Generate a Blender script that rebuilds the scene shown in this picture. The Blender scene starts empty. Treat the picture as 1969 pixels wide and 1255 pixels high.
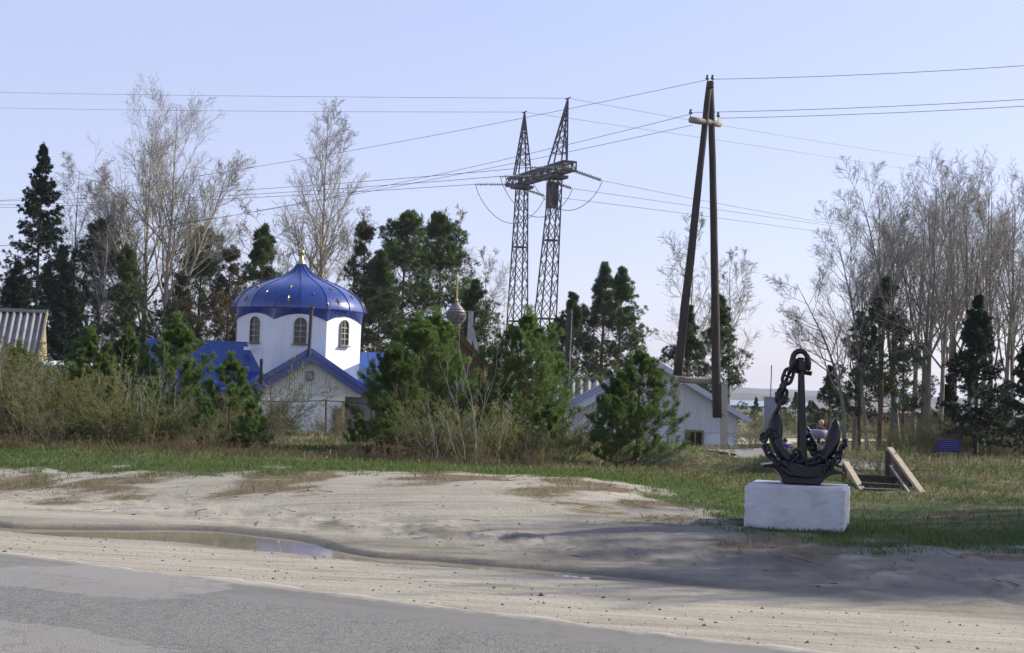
import bpy, math, random
import numpy as np
from mathutils import Vector, Matrix, Quaternion

scene = bpy.context.scene
COL = scene.collection
R = math.radians

# ------------------------------------------------------------------ camera
W, H_, F = 1969.0, 1255.0, 2735.0
CX, CY = W / 2, H_ / 2
CAM = np.array([0.0, 0.0, 1.75])
ROLL, PITCH = R(2.0), math.atan((742.6 - 627.5) / F)
fwd = np.array([0, math.cos(PITCH), math.sin(PITCH)])
r0 = np.array([1.0, 0, 0]); u0 = np.cross(r0, fwd)
RIGHT = math.cos(ROLL) * r0 + math.sin(ROLL) * u0
UP = -math.sin(ROLL) * r0 + math.cos(ROLL) * u0
cd = bpy.data.cameras.new('camera'); cam = bpy.data.objects.new('camera', cd); COL.objects.link(cam)
cam.matrix_world = Matrix(((RIGHT[0], UP[0], -fwd[0], CAM[0]), (RIGHT[1], UP[1], -fwd[1], CAM[1]),
                           (RIGHT[2], UP[2], -fwd[2], CAM[2]), (0, 0, 0, 1)))
cd.sensor_width = 36; cd.lens = 36 * F / W; cd.clip_start = 0.1; cd.clip_end = 30000
scene.camera = cam

# ------------------------------------------------------------------ light
SUN_H = np.array([0.933, 0.36]); SUN_EL = R(31)
SUN = Vector((SUN_H[0] * math.cos(SUN_EL), SUN_H[1] * math.cos(SUN_EL), math.sin(SUN_EL))).normalized()
world = bpy.data.worlds.new('World'); scene.world = world; world.use_nodes = True
nt = world.node_tree
sky = nt.nodes.new('ShaderNodeTexSky'); sky.sky_type = 'NISHITA'; sky.sun_disc = False
sky.sun_elevation = SUN_EL; sky.sun_rotation = math.atan2(SUN_H[0], SUN_H[1])
sky.air_density = 1.0; sky.dust_density = 1.2; sky.ozone_density = 3.5; sky.altitude = 150
bg = nt.nodes['Background']; bg.inputs['Strength'].default_value = 0.15
tint = nt.nodes.new('ShaderNodeMix'); tint.data_type = 'RGBA'; tint.blend_type = 'MULTIPLY'; tint.inputs[0].default_value = 1
tint.inputs[7].default_value = (1.08, .965, 1.045, 1)          # the camera's cool, slightly violet white balance
nt.links.new(sky.outputs[0], tint.inputs[6]); veil = nt.nodes.new('ShaderNodeMix'); veil.data_type = 'RGBA'; veil.inputs[0].default_value = .55      # thin even veil of haze over the whole sky
veil.inputs[7].default_value = (2.86, 2.94, 3.9, 1)
wc_ = nt.nodes.new('ShaderNodeTexCoord'); wm_ = nt.nodes.new('ShaderNodeMapping'); wm_.inputs['Scale'].default_value = (1.2, 1.2, 5); nt.links.new(wc_.outputs['Generated'], wm_.inputs[0])
wn_ = nt.nodes.new('ShaderNodeTexNoise'); wn_.inputs['Scale'].default_value = 2.2; wn_.inputs['Detail'].default_value = 5; nt.links.new(wm_.outputs[0], wn_.inputs['Vector'])
wr_ = nt.nodes.new('ShaderNodeMapRange'); wr_.inputs[3].default_value = .47; wr_.inputs[4].default_value = .66; nt.links.new(wn_.outputs['Fac'], wr_.inputs[0]); ws_ = nt.nodes.new('ShaderNodeSeparateXYZ'); nt.links.new(wc_.outputs['Generated'], ws_.inputs[0])
wa_ = nt.nodes.new('ShaderNodeMapRange'); wa_.interpolation_type = 'SMOOTHSTEP'; wa_.inputs[1].default_value = .15; wa_.inputs[2].default_value = .9; wa_.inputs[3].default_value = 1.08; wa_.inputs[4].default_value = .12   # the haze thins out towards the zenith
nt.links.new(ws_.outputs[2], wa_.inputs[0]); wx_ = nt.nodes.new('ShaderNodeMath'); wx_.operation = 'MULTIPLY'; nt.links.new(wr_.outputs[0], wx_.inputs[0]); nt.links.new(wa_.outputs[0], wx_.inputs[1]); nt.links.new(wx_.outputs[0], veil.inputs[0])
nt.links.new(tint.outputs[2], veil.inputs[6]); nt.links.new(veil.outputs[2], bg.inputs['Color'])
sd = bpy.data.lights.new('sun', 'SUN'); sd.energy = 4.3; sd.angle = R(0.5); sd.color = (1.0, 0.93, 0.80)
so = bpy.data.objects.new('sun', sd); COL.objects.link(so)
so.rotation_euler = SUN.to_track_quat('Z', 'Y').to_euler(); so.location = (30, 20, 40)
vs = scene.view_settings
vs.view_transform = 'Standard'; vs.look = 'None'; vs.exposure = 0.6; vs.gamma = 1.0; vs.use_curve_mapping = False
scene.cycles.max_bounces = 6; scene.cycles.diffuse_bounces = 3; scene.cycles.transparent_max_bounces = 6
scene.cycles.volume_bounces = 0

# ------------------------------------------------------------------ pixel / terrain helpers
def ray(px, py):
    return fwd * F + RIGHT * (px - CX) + UP * (CY - py)
def P(px, py, Y):
    d = ray(px, py); return CAM + d * (Y / d[1])
def proj(p):
    v = np.asarray(p, float) - CAM; z = v @ fwd
    return CX + F * (v @ RIGHT) / z, CY - F * (v @ UP) / z

NRM = np.array([0.477, 0.879]); TAN = np.array([0.879, -0.477]); T0 = 9.75
def st(x, y):
    return TAN[0] * x + TAN[1] * y, NRM[0] * x + NRM[1] * y - T0
def fbm(x, y, sc, seed, octv=4):
    rg = np.random.default_rng(seed); out = 0; a = 1; tot = 0
    for o in range(octv):
        for k in range(3):
            th = rg.uniform(0, 6.28); ph = rg.uniform(0, 6.28); f = (2 ** o) / sc * rg.uniform(.8, 1.25) * 6.28
            out = out + a * np.sin((x * math.cos(th) + y * math.sin(th)) * f + ph + 1.3 * np.sin((x * math.sin(th) - y * math.cos(th)) * f * .6 + ph * 2))
        tot += a * 2.1; a *= .5
    return out / tot
def sst(a, b, v):
    q = np.clip((v - a) / (b - a), 0, 1); return q * q * (3 - 2 * q)
PS = [-30, -16, -14, -13, -12.2, -11.25, -10, -9.2, -8.4, -7.1, -6.2, -5.3, -4.4, -3.8]
PC = [1.2, 1.6, 1.85, 2.0, 2.4, 2.8, 2.95, 2.9, 2.7, 2.75, 3.0, 3.25, 3.15, 3.2]
PW = [.6, .7, .3, .22, .5, .7, .55, .36, .27, .25, .25, .24, .2, .1]
WATER_Z = -0.105
def pool_q(s, t):
    c = np.interp(s, PS, PC); w = np.interp(s, PS, PW) + .08 * np.sin(s * 3.1) * np.interp(s, PS, PW)
    return (t - c - .12 * np.sin(s * 1.7 + 1)) / np.maximum(w, .02)
GS = [-40, -30, -16.8, -14.2, -12, -10.5, -9, -7.4, -5.7, -3.8, -2.4, 0, 30]
GT = [4.7, 4.7, 5.5, 6.4, 7.9, 9.0, 9.4, 8.6, 6.7, 5.9, 7.3, 8.3, 8.3]
def gz(x, y):
    x = np.asarray(x, float); y = np.asarray(y, float)
    s, t = st(x, y)
    b = np.interp(t, [-40, -1, -.3, 0.0, .6, 1.5, 2.2, 4.2, 5.0, 6.5, 8, 10, 60], [-.08, -.08, -.05, -.012, -.02, -.045, -.06, -.055, .02, .26, .40, .42, .42])
    B = 1 - .62 * sst(-9.5, -6, s)
    b = np.where(b > 0, b * B, b)
    yy = np.maximum(y, 0)
    far = np.interp(yy, [0, 20, 28, 36, 45, 49, 55, 75, 150, 400, 1000, 3000, 20000],
                    [.36, .36, .30, .16, .08, -.3, -.85, -1.0, -1.8, -3.5, -7, -16, -60])
    w = sst(8, 15, t)
    z = b * (1 - w) + far * w
    # ditch crossed by the footbridge, with spoil heaps along it
    dm = sst(-15, -11, s) * (1 - sst(45, 60, y))
    z = z - .62 * dm * np.exp(-((t - 16.4 - .3 * np.sin(s * .5)) / .85) ** 2)
    z = z + dm * (1 - sst(-8.6, -7.4, s)) * np.exp(-((t - 18.3) / .9) ** 2) * (.26 + .2 * np.sin(s * 2.1 + .6))
    # small-scale relief
    am = np.clip((t - 4) / 4, 0, 1) * np.clip(1 - (yy - 200) / 400, .2, 1)
    z = z + am * (.02 * fbm(x, y, 2.4, 3) + .09 * sst(11, 16, t) * fbm(x, y, 5.5, 5))
    z = z + .016 * np.exp(-((t - 4.7) / .8) ** 2) * fbm(x, y, .9, 8) * 2 + .02 * np.exp(-((t - 4.9) / .5) ** 2) * sst(-11, -9, s) * np.abs(fbm(x, y, .45, 9)) * 2
    # tyre ruts in the sand shoulder, then the hollow the puddle fills
    z = z - .012 * np.exp(-((t - 1.05 - .1 * np.sin(s * .6)) / .16) ** 2) - .012 * np.exp(-((t - 5.2 - .15 * np.sin(s * .4)) / .2) ** 2)
    q = pool_q(s, t)
    zp = WATER_Z + .05 * (q * q - 1) + .012 * fbm(x, y, 1.1, 12) + .08 * sst(-6.2, -4.2, s)
    z = np.where((np.abs(q) < 2.2) & (s < -4), np.minimum(z, zp), z)
    return z
def gz1(x, y): return float(gz(x, y))
def foot(px, Y):
    X = (px - CX) / F * Y
    for _ in range(8):
        qx, qy = proj((X, Y, gz1(X, Y))); X -= (qx - px) / F * Y
    return np.array([X, Y, gz1(X, Y)])
def rise(p, py):
    """height above p at which a vertical post from p reaches image row py"""
    lo, hi = 0.0, 80.0
    for _ in range(40):
        m = (lo + hi) / 2
        if proj((p[0], p[1], p[2] + m))[1] > py: lo = m
        else: hi = m
    return lo
def on_ground(px, py):
    d = ray(px, py); d = d / d[1]; y = 6.0
    while y < 400:
        p = CAM + d * y
        if p[2] <= gz1(p[0], p[1]): break
        y += .05 if y < 60 else .5
    return CAM + d * y

# ------------------------------------------------------------------ materials
MATS = {}
def new_mat(name):
    m = bpy.data.materials.new(name); m.use_nodes = True; MATS[name] = m
    n = m.node_tree.nodes; return m, n, m.node_tree.links, n['Principled BSDF']
def ramp(n, l, fac, stops):
    r = n.new('ShaderNodeValToRGB'); e = r.color_ramp.elements
    while len(e) < len(stops): e.new(.5)
    for i, (p, c) in enumerate(stops):
        e[i].position = p; e[i].color = (c[0], c[1], c[2], 1)
    l.new(fac, r.inputs[0]); return r.outputs[0]
def noise(n, l, scale, detail=5, vec=None, rough=.55, dist=0):
    t = n.new('ShaderNodeTexNoise'); t.inputs['Scale'].default_value = scale; t.inputs['Detail'].default_value = detail
    t.inputs['Roughness'].default_value = rough; t.inputs['Distortion'].default_value = dist
    if vec is not None: l.new(vec, t.inputs['Vector'])
    return t.outputs['Fac']
def objco(n, scale=(1, 1, 1)):
    c = n.new('ShaderNodeTexCoord'); mp = n.new('ShaderNodeMapping'); mp.inputs['Scale'].default_value = scale
    n.id_data.links.new(c.outputs['Object'], mp.inputs['Vector']); return mp.outputs[0]
def mixc(n, l, fac, a, b, mode='MIX'):
    m = n.new('ShaderNodeMix'); m.data_type = 'RGBA'; m.blend_type = mode
    for k, v in ((0, fac), (6, a), (7, b)):
        if hasattr(v, 'links'): l.new(v, m.inputs[k])
        else: m.inputs[k].default_value = v if k == 0 else (v[0], v[1], v[2], 1)
    return m.outputs[2]
def math_n(n, l, op, a, b=None, clamp=False):
    m = n.new('ShaderNodeMath'); m.operation = op; m.use_clamp = clamp
    for k, v in ((0, a), (1, b)):
        if v is None: continue
        if hasattr(v, 'links'): l.new(v, m.inputs[k])
        else: m.inputs[k].default_value = v
    return m.outputs[0]
def bump(n, l, b, h, strength, dist):
    u = n.new('ShaderNodeBump'); u.inputs['Strength'].default_value = strength; u.inputs['Distance'].default_value = dist
    l.new(h, u.inputs['Height']); l.new(u.outputs[0], b.inputs['Normal'])
def simple(name, c1, c2=None, scale=6, rough=.7, metal=0, bmp=0, bdist=.01, stretch=(1, 1, 1), spec=.4, coat=0):
    m, n, l, b = new_mat(name); c2 = c2 or tuple(v * .75 for v in c1)
    v = objco(n, stretch); f = noise(n, l, scale, 6, v)
    l.new(ramp(n, l, f, [(.3, c2), (.68, c1)]), b.inputs['Base Color'])
    b.inputs['Roughness'].default_value = rough; b.inputs['Metallic'].default_value = metal
    b.inputs['Specular IOR Level'].default_value = spec
    if coat: b.inputs['Coat Weight'].default_value = coat; b.inputs['Coat Roughness'].default_value = .08
    if bmp: bump(n, l, b, noise(n, l, scale * 4, 4, v), bmp, bdist)
    return m
def leafy(name, cols, trans=.3, rough=.6, tuft=False):
    """foliage: a colour per leaf or needle, part of the light passing through"""
    m, n, l, b = new_mat(name)
    g = n.new('ShaderNodeNewGeometry'); oi = n.new('ShaderNodeObjectInfo')
    k = len(cols); c = ramp(n, l, g.outputs['Random Per Island'], [(i / max(1, k - 1), cols[i]) for i in range(k)])
    hs = n.new('ShaderNodeHueSaturation')
    l.new(math_n(n, l, 'ADD', math_n(n, l, 'MULTIPLY', oi.outputs['Random'], .5), .75), hs.inputs['Value'])
    if tuft:                                        # whole tufts differ: old and new growth
        ta = n.new('ShaderNodeAttribute'); ta.attribute_name = 'tuft'
        c = mixc(n, l, 1.0, c, ramp(n, l, ta.outputs['Fac'], [(0, (.55, .6, .6)), (.5, (.95, .95, .9)), (1, (1.7, 1.6, 1.3))]), 'MULTIPLY')
    l.new(c, hs.inputs['Color'])
    l.new(hs.outputs[0], b.inputs['Base Color']); b.inputs['Roughness'].default_value = rough
    b.inputs['Specular IOR Level'].default_value = .25
    t = n.new('ShaderNodeBsdfTranslucent'); l.new(hs.outputs[0], t.inputs['Color'])
    mx = n.new('ShaderNodeMixShader'); mx.inputs[0].default_value = trans
    l.new(b.outputs[0], mx.inputs[1]); l.new(t.outputs[0], mx.inputs[2]); l.new(mx.outputs[0], n['Material Output'].inputs[0])
    return m

# ------------------------------------------------------------------ mesh helpers
def tag(o, label=None, cat=None, group=None, kind=None):
    if label: o['label'] = label
    if cat: o['category'] = cat
    if group: o['group'] = group
    if kind: o['kind'] = kind
    return o
def mesh_np(name, V, Fs, smooth=False):
    me = bpy.data.meshes.new(name); V = np.asarray(V, np.float32)
    Fs = [np.asarray(f, np.int32) for f in (Fs if isinstance(Fs, list) else [Fs]) if len(f)]
    me.vertices.add(len(V)); me.vertices.foreach_set('co', V.ravel())
    tot = np.concatenate([np.full(len(f), f.shape[1], np.int32) for f in Fs]); idx = np.concatenate([f.ravel() for f in Fs])
    me.loops.add(len(idx)); me.loops.foreach_set('vertex_index', idx)
    me.polygons.add(len(tot)); me.polygons.foreach_set('loop_start', np.concatenate([[0], np.cumsum(tot)[:-1]]).astype(np.int32))
    me.polygons.foreach_set('loop_total', tot)
    if smooth: me.polygons.foreach_set('use_smooth', np.ones(len(tot), bool))
    me.update(calc_edges=True); return me
def obj(name, me, mat=None, parent=None):
    o = bpy.data.objects.new(name, me); COL.objects.link(o)
    if mat is not None and me is not None and not len(me.materials): me.materials.append(MATS[mat] if isinstance(mat, str) else mat)
    if parent is not None: o.parent = parent
    return o
def empty(name, loc=(0, 0, 0), rz=0):
    o = bpy.data.objects.new(name, None); COL.objects.link(o); o.location = loc; o.rotation_euler = (0, 0, rz); o.empty_display_size = .3; return o
def copy_tree(o, parent=None):
    c = o.copy(); COL.objects.link(c); c.parent = parent
    for ch in list(o.children): copy_tree(ch, c)
    return c
class MB:
    """collects solids; build() links them as one mesh object"""
    def __init__(s): s.v = []; s.f = []
    def add(s, V, Fc):
        b = len(s.v); s.v += [tuple(map(float, p)) for p in V]; s.f += [tuple(i + b for i in q) for q in Fc]; return s
    def box(s, c, d, rz=0, ax=None):
        hx, hy, hz = d[0] / 2, d[1] / 2, d[2] / 2
        M = ax if ax is not None else Matrix.Rotation(rz, 3, 'Z')
        V = [Vector(c) + M @ Vector((x * hx, y * hy, z * hz)) for z in (-1, 1) for x, y in ((-1, -1), (1, -1), (1, 1), (-1, 1))]
        return s.add(V, [(0, 3, 2, 1), (4, 5, 6, 7), (0, 1, 5, 4), (1, 2, 6, 5), (2, 3, 7, 6), (3, 0, 4, 7)])
    def bar(s, a, b, w, h=None, up=(0, 0, 1)):
        a, b = Vector(a), Vector(b); t = (b - a); L = t.length; t.normalize(); u = Vector(up)
        if abs(t.dot(u)) > .97: u = Vector((0, 1, 0))
        x = t.cross(u).normalized(); y = x.cross(t)
        return s.box((a + b) / 2, (w, L, h or w), ax=Matrix((x, t, y)).transposed())
    def tube(s, pts, rad, n=8, cap=True):
        pts = [Vector(p) for p in pts]; k = len(pts)
        rad = [rad] * k if not hasattr(rad, '__len__') else rad
        V = []; prev = None
        for i in range(k):
            t = (pts[min(i + 1, k - 1)] - pts[max(i - 1, 0)]).normalized()
            if prev is None:
                u = t.cross(Vector((0, 0, 1)) if abs(t.z) < .9 else Vector((1, 0, 0))).normalized()
            else: u = (prev - t * prev.dot(t)).normalized()
            prev = u; w = t.cross(u)
            V += [pts[i] + rad[i] * (math.cos(6.28319 * j / n) * u + math.sin(6.28319 * j / n) * w) for j in range(n)]
        Fc = [(i * n + j, i * n + (j + 1) % n, (i + 1) * n + (j + 1) % n, (i + 1) * n + j) for i in range(k - 1) for j in range(n)]
        if cap: Fc += [tuple(reversed(range(n))), tuple(range((k - 1) * n, k * n))]
        return s.add(V, Fc)
    def lathe(s, prof, n=16, c=(0, 0, 0), ph=0):
        V = [(c[0] + r * math.cos(6.28319 * j / n + ph), c[1] + r * math.sin(6.28319 * j / n + ph), c[2] + z) for r, z in prof for j in range(n)]
        k = len(prof)
        Fc = [(i * n + j, i * n + (j + 1) % n, (i + 1) * n + (j + 1) % n, (i + 1) * n + j) for i in range(k - 1) for j in range(n)]
        return s.add(V, Fc + [tuple(reversed(range(n))), tuple(range((k - 1) * n, k * n))])
    def prism(s, poly, y0, y1):
        """polygon in x,z extruded along y"""
        n = len(poly); V = [(x, y0, z) for x, z in poly] + [(x, y1, z) for x, z in poly]
        return s.add(V, [tuple(range(n)), tuple(reversed(range(n, 2 * n)))] + [(i, i + n, (i + 1) % n + n, (i + 1) % n) for i in range(n)])
    def slab(s, quad, th):
        """a quad (or polygon) thickened downwards along its normal"""
        q = [Vector(p) for p in quad]; nrm = (q[1] - q[0]).cross(q[2] - q[0]).normalized(); n = len(q)
        V = q + [p - nrm * th for p in q]
        return s.add(V, [tuple(range(n)), tuple(reversed(range(n, 2 * n)))] + [(i, i + n, (i + 1) % n + n, (i + 1) % n) for i in range(n)])
    def build(s, name, mat, parent=None, smooth=False, bevel=0):
        me = bpy.data.meshes.new(name); me.from_pydata(s.v, [], s.f)
        import bmesh
        bm = bmesh.new(); bm.from_mesh(me); bmesh.ops.recalc_face_normals(bm, faces=bm.faces)
        if bevel: bmesh.ops.bevel(bm, geom=list(bm.edges), offset=bevel, segments=1, affect='EDGES', profile=.5)
        bm.to_mesh(me); bm.free()
        if smooth: me.polygons.foreach_set('use_smooth', [True] * len(me.polygons))
        me.update(); return obj(name, me, mat, parent)
#==SETTING==
# ------------------------------------------------------------------ the setting
def ground_material():
    m, n, l, b = new_mat('ground')
    at = n.new('ShaderNodeAttribute'); at.attribute_name = 'cover'
    sp = n.new('ShaderNodeSeparateColor'); l.new(at.outputs['Color'], sp.inputs[0])
    grass, dry, wet_shade = sp.outputs[0], sp.outputs[1], sp.outputs[2]
    co = objco(n); along = n.new('ShaderNodeMapping'); along.inputs['Rotation'].default_value = (0, 0, math.atan2(.477, .879))
    along.inputs['Scale'].default_value = (.35, 1.7, 1); l.new(co, along.inputs['Vector']); al = along.outputs[0]
    n1 = noise(n, l, 1.6, 9, al, .65); n2 = noise(n, l, 14, 6, co, .7); n3 = noise(n, l, 90, 3, co, .6); n4 = noise(n, l, .5, 4, co)
    sand = ramp(n, l, n1, [(.3, (.23, .21, .162)), (.45, (.355, .33, .262)), (.6, (.425, .398, .322)), (.8, (.51, .482, .395))])
    sand = mixc(n, l, math_n(n, l, 'MULTIPLY', n2, .5), sand, (.38, .335, .25))
    trk = n.new('ShaderNodeMapping'); trk.inputs['Scale'].default_value = (.10, 3.2, 1); l.new(along.outputs[0], trk.inputs['Vector'])
    tn = noise(n, l, 2.4, 8, trk.outputs[0], .62, .4)
    sand = mixc(n, l, ramp(n, l, tn, [(.50, (0,) * 3), (.62, (.5,) * 3)]), sand, (.27, .23, .165))
    sand = mixc(n, l, ramp(n, l, tn, [(.32, (.45,) * 3), (.42, (0,) * 3)]), sand, (.60, .55, .44))
    speck = ramp(n, l, n3, [(.28, (1, 1, 1)), (.36, (0, 0, 0))])
    sand = mixc(n, l, math_n(n, l, 'MULTIPLY', speck, .55), sand, (.16, .14, .11))
    sand = mixc(n, l, math_n(n, l, 'MULTIPLY', wet_shade, .9, True), sand, (.085, .07, .048))  # wet and muddy sand; at the right this tone also paints in tree shade
    g1 = ramp(n, l, n2, [(.3, (.052, .050, .026)), (.5, (.075, .095, .035)), (.7, (.105, .135, .045))])
    g2 = ramp(n, l, n2, [(.3, (.085, .062, .038)), (.55, (.17, .135, .075)), (.75, (.26, .215, .125))])
    # grass breaks up at its edge, dead turf lies in torn patches
    gf = math_n(n, l, 'MULTIPLY', math_n(n, l, 'ADD', math_n(n, l, 'SUBTRACT', grass, .5), math_n(n, l, 'MULTIPLY', math_n(n, l, 'SUBTRACT', n2, .5), 1.3)), 3.0)
    gf = math_n(n, l, 'ADD', gf, .5, True)
    df = math_n(n, l, 'ADD', math_n(n, l, 'SUBTRACT', dry, .5), math_n(n, l, 'MULTIPLY', math_n(n, l, 'SUBTRACT', math_n(n, l, 'ADD', math_n(n, l, 'MULTIPLY', n1, .6), math_n(n, l, 'MULTIPLY', n2, .4)), .5), 2.6))
    df = math_n(n, l, 'ADD', math_n(n, l, 'MULTIPLY', df, 3), .5, True)
    c = mixc(n, l, gf, sand, g1); c = mixc(n, l, df, c, g2)
    l.new(c, b.inputs['Base Color'])
    l.new(ramp(n, l, wet_shade, [(.3, (.95,) * 3), (.9, (.45,) * 3)]), b.inputs['Roughness'])
    b.inputs['Specular IOR Level'].default_value = .2
    bump(n, l, b, math_n(n, l, 'ADD', math_n(n, l, 'MULTIPLY', n2, .7), math_n(n, l, 'ADD', math_n(n, l, 'MULTIPLY', n1, .6), math_n(n, l, 'MULTIPLY', n3, .3))), .7, .045)
ground_material()

def cover_masks(x, y):
    s, t = st(x, y)
    tg = np.interp(s, GS, GT); e = .9 * fbm(x, y, 2.6, 21) + .5 * fbm(x, y, .8, 22)
    g = sst(tg - .4, tg + 1.1, t + e)
    # behind the bank the ground is part green, part last year's dead grass
    back = sst(tg + 1.6, tg + 3.5, t)
    h = fbm(x, y, 4.5, 23) * .5 + fbm(x, y, 1.4, 24) * .4
    d = back * np.clip(.42 + .55 * h, 0, 1)
    band = 1.25 * np.exp(-((t - tg + .45) / .9) ** 2) + .7 * np.exp(-((t - tg + 1.9) / .6) ** 2) * sst(-18, -13, s) * (1 - sst(-8, -6, s))
    d = np.maximum(d, band * np.clip(.5 + .9 * (fbm(x * .6 + y * .33, y * 1.2 - x * .66, 1.8, 25)), 0, 1))
    q = pool_q(s, t)
    w = np.exp(-np.maximum(np.abs(q) - 1, 0) ** 2 / .35) * (s < -3.6)
    w = np.maximum(w, .62 * np.exp(-((t - np.interp(s, [-14, -11, -7, -4], [2.2, 3.0, 3.5, 3.6])) / np.interp(s, [-14, -11, -7, -4], [.5, 1.0, 1.1, .8])) ** 4) * np.clip(.75 + .5 * fbm(x, y, 1.6, 28), 0, 1))
    mud_shade = sst(-8.4, -5.8, s) * sst(2.5, 3.4, t) * (1 - sst(6.6, 8.2, t)) * np.clip(.78 + .95 * fbm(x, y, 1.7, 26) + .4 * fbm(x, y, .5, 29), 0, 1)  # dark earth at the right, strengthened to paint the tree shade into the ground
    w = np.maximum(w, mud_shade)
    w = np.maximum(w, .95 * np.exp(-((t - 4.8) / .45) ** 2) * np.clip(.15 + 1.3 * fbm(x, y, 1.1, 27), 0, 1) * sst(-13, -9.5, s))
    return g, d, w

def build_ground():
    a_in = np.linspace(-23, 23, 330); a_out = np.concatenate([np.linspace(23, 337, 64)[1:-1]])
    ang = np.radians(np.concatenate([a_in, a_out]))
    rr = np.concatenate([[.4, 1.5, 3, 5, 7], np.arange(8.2, 34, .105), np.arange(34, 60, .4), np.arange(60, 130, 2.0), np.geomspace(130, 5600, 45)])
    A, RR = np.meshgrid(ang, rr); X = RR * np.sin(A); Y = RR * np.cos(A)
    Z = gz(X, Y); nA, nR = len(ang), len(rr)
    V = np.stack([X, Y, Z], -1).reshape(-1, 3)
    i, j = np.meshgrid(np.arange(nR - 1), np.arange(nA), indexing='ij'); j2 = (j + 1) % nA
    q = np.stack([i * nA + j, i * nA + j2, (i + 1) * nA + j2, (i + 1) * nA + j], -1).reshape(-1, 4)[:, ::-1]
    me = mesh_np('ground', V, [q, np.arange(nA).reshape(1, -1)], True)
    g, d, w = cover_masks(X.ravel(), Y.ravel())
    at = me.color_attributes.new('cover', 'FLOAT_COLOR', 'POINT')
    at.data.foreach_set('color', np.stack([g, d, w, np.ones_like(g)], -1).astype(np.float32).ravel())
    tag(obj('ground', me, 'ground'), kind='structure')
build_ground()

def road_material():
    m, n, l, b = new_mat('asphalt')
    co = objco(n)                                   # object x runs along the road, y across it (0 = far edge)
    sx = n.new('ShaderNodeSeparateXYZ'); l.new(co, sx.inputs[0])
    mp = n.new('ShaderNodeMapping'); mp.inputs['Scale'].default_value = (.12, 1, 1); l.new(co, mp.inputs['Vector'])
    st_ = noise(n, l, 1.6, 6, mp.outputs[0], .6)
    chips = n.new('ShaderNodeTexVoronoi'); chips.inputs['Scale'].default_value = 95; l.new(co, chips.inputs['Vector'])
    grit = noise(n, l, 120, 3, co, .7); blot = noise(n, l, 2.2, 6, co, .65)
    across = math_n(n, l, 'ADD', sx.outputs[1], math_n(n, l, 'MULTIPLY', math_n(n, l, 'SUBTRACT', blot, .5), .5))
    rough_zone = ramp(n, l, math_n(n, l, 'MULTIPLY', across, -.5), [(.34, (0,) * 3), (.46, (1,) * 3)])
    base = ramp(n, l, st_, [(.3, (.15, .145, .128)), (.5, (.185, .178, .158)), (.72, (.23, .222, .198))])
    chipc = ramp(n, l, chips.outputs['Color'], [(.15, (.08, .077, .07)), (.5, (.195, .187, .167)), (.85, (.31, .30, .265))])
    c = mixc(n, l, math_n(n, l, 'MULTIPLY', rough_zone, .8), base, chipc)
    c = mixc(n, l, math_n(n, l, 'MULTIPLY', grit, .3), c, (.19, .183, .172))
    pa = n.new('ShaderNodeAttribute'); pa.attribute_name = 'patch'; pf = pa.outputs['Fac']; fine = noise(n, l, 14, 6, co, .7)
    pfn = ramp(n, l, math_n(n, l, 'ADD', pf, math_n(n, l, 'MULTIPLY', math_n(n, l, 'SUBTRACT', fine, .5), 1.1)), [(.42, (0,) * 3), (.58, (1,) * 3)])
    c = mixc(n, l, math_n(n, l, 'MULTIPLY', pfn, .8), c, ramp(n, l, fine, [(.3, (.235, .223, .203)), (.7, (.29, .276, .252))]))
    crack = ramp(n, l, math_n(n, l, 'ABSOLUTE', math_n(n, l, 'SUBTRACT', noise(n, l, .9, 7, co, .6, .3), .5)), [(.004, (.7,) * 3), (.010, (0,) * 3)])
    crumb = math_n(n, l, 'MULTIPLY', ramp(n, l, noise(n, l, 30, 4, co, .7), [(.60, (0,) * 3), (.66, (.8,) * 3)]), ramp(n, l, noise(n, l, .7, 3, mp.outputs[0]), [(.54, (0,) * 3), (.64, (1,) * 3)]))
    c = mixc(n, l, math_n(n, l, 'MAXIMUM', math_n(n, l, 'MULTIPLY', crack, .35), math_n(n, l, 'MULTIPLY', crumb, .7)), c, (.06, .057, .053))
    # sand blown over the edge
    ed = math_n(n, l, 'ADD', sx.outputs[1], math_n(n, l, 'MULTIPLY', math_n(n, l, 'SUBTRACT', noise(n, l, 5, 6, co, .7), .5), .45))
    c = mixc(n, l, ramp(n, l, math_n(n, l, 'ADD', ed, 1.0), [(.80, (0,) * 3), (1.0, (.9,) * 3)]), c, (.40, .37, .295))
    l.new(c, b.inputs['Base Color']); b.inputs['Roughness'].default_value = .85; b.inputs['Specular IOR Level'].default_value = .25
    hh = math_n(n, l, 'ADD', math_n(n, l, 'MULTIPLY', math_n(n, l, 'MULTIPLY', chips.outputs['Distance'], rough_zone), -1.0), math_n(n, l, 'MULTIPLY', grit, .25))
    bump(n, l, b, hh, .5, .012)
road_material()
simple('patch_asphalt', (.245, .232, .22), (.205, .195, .184), 3.2, .85, bmp=.35, bdist=.01)
simple('tar', (.045, .043, .042), (.1, .095, .09), 22, .8, bmp=.6, bdist=.01)
ROAD_RZ = math.atan2(-.477, .879)
def road_pt(s, t, z): return (TAN[0] * s + NRM[0] * (t + T0), TAN[1] * s + NRM[1] * (t + T0), z)
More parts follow.
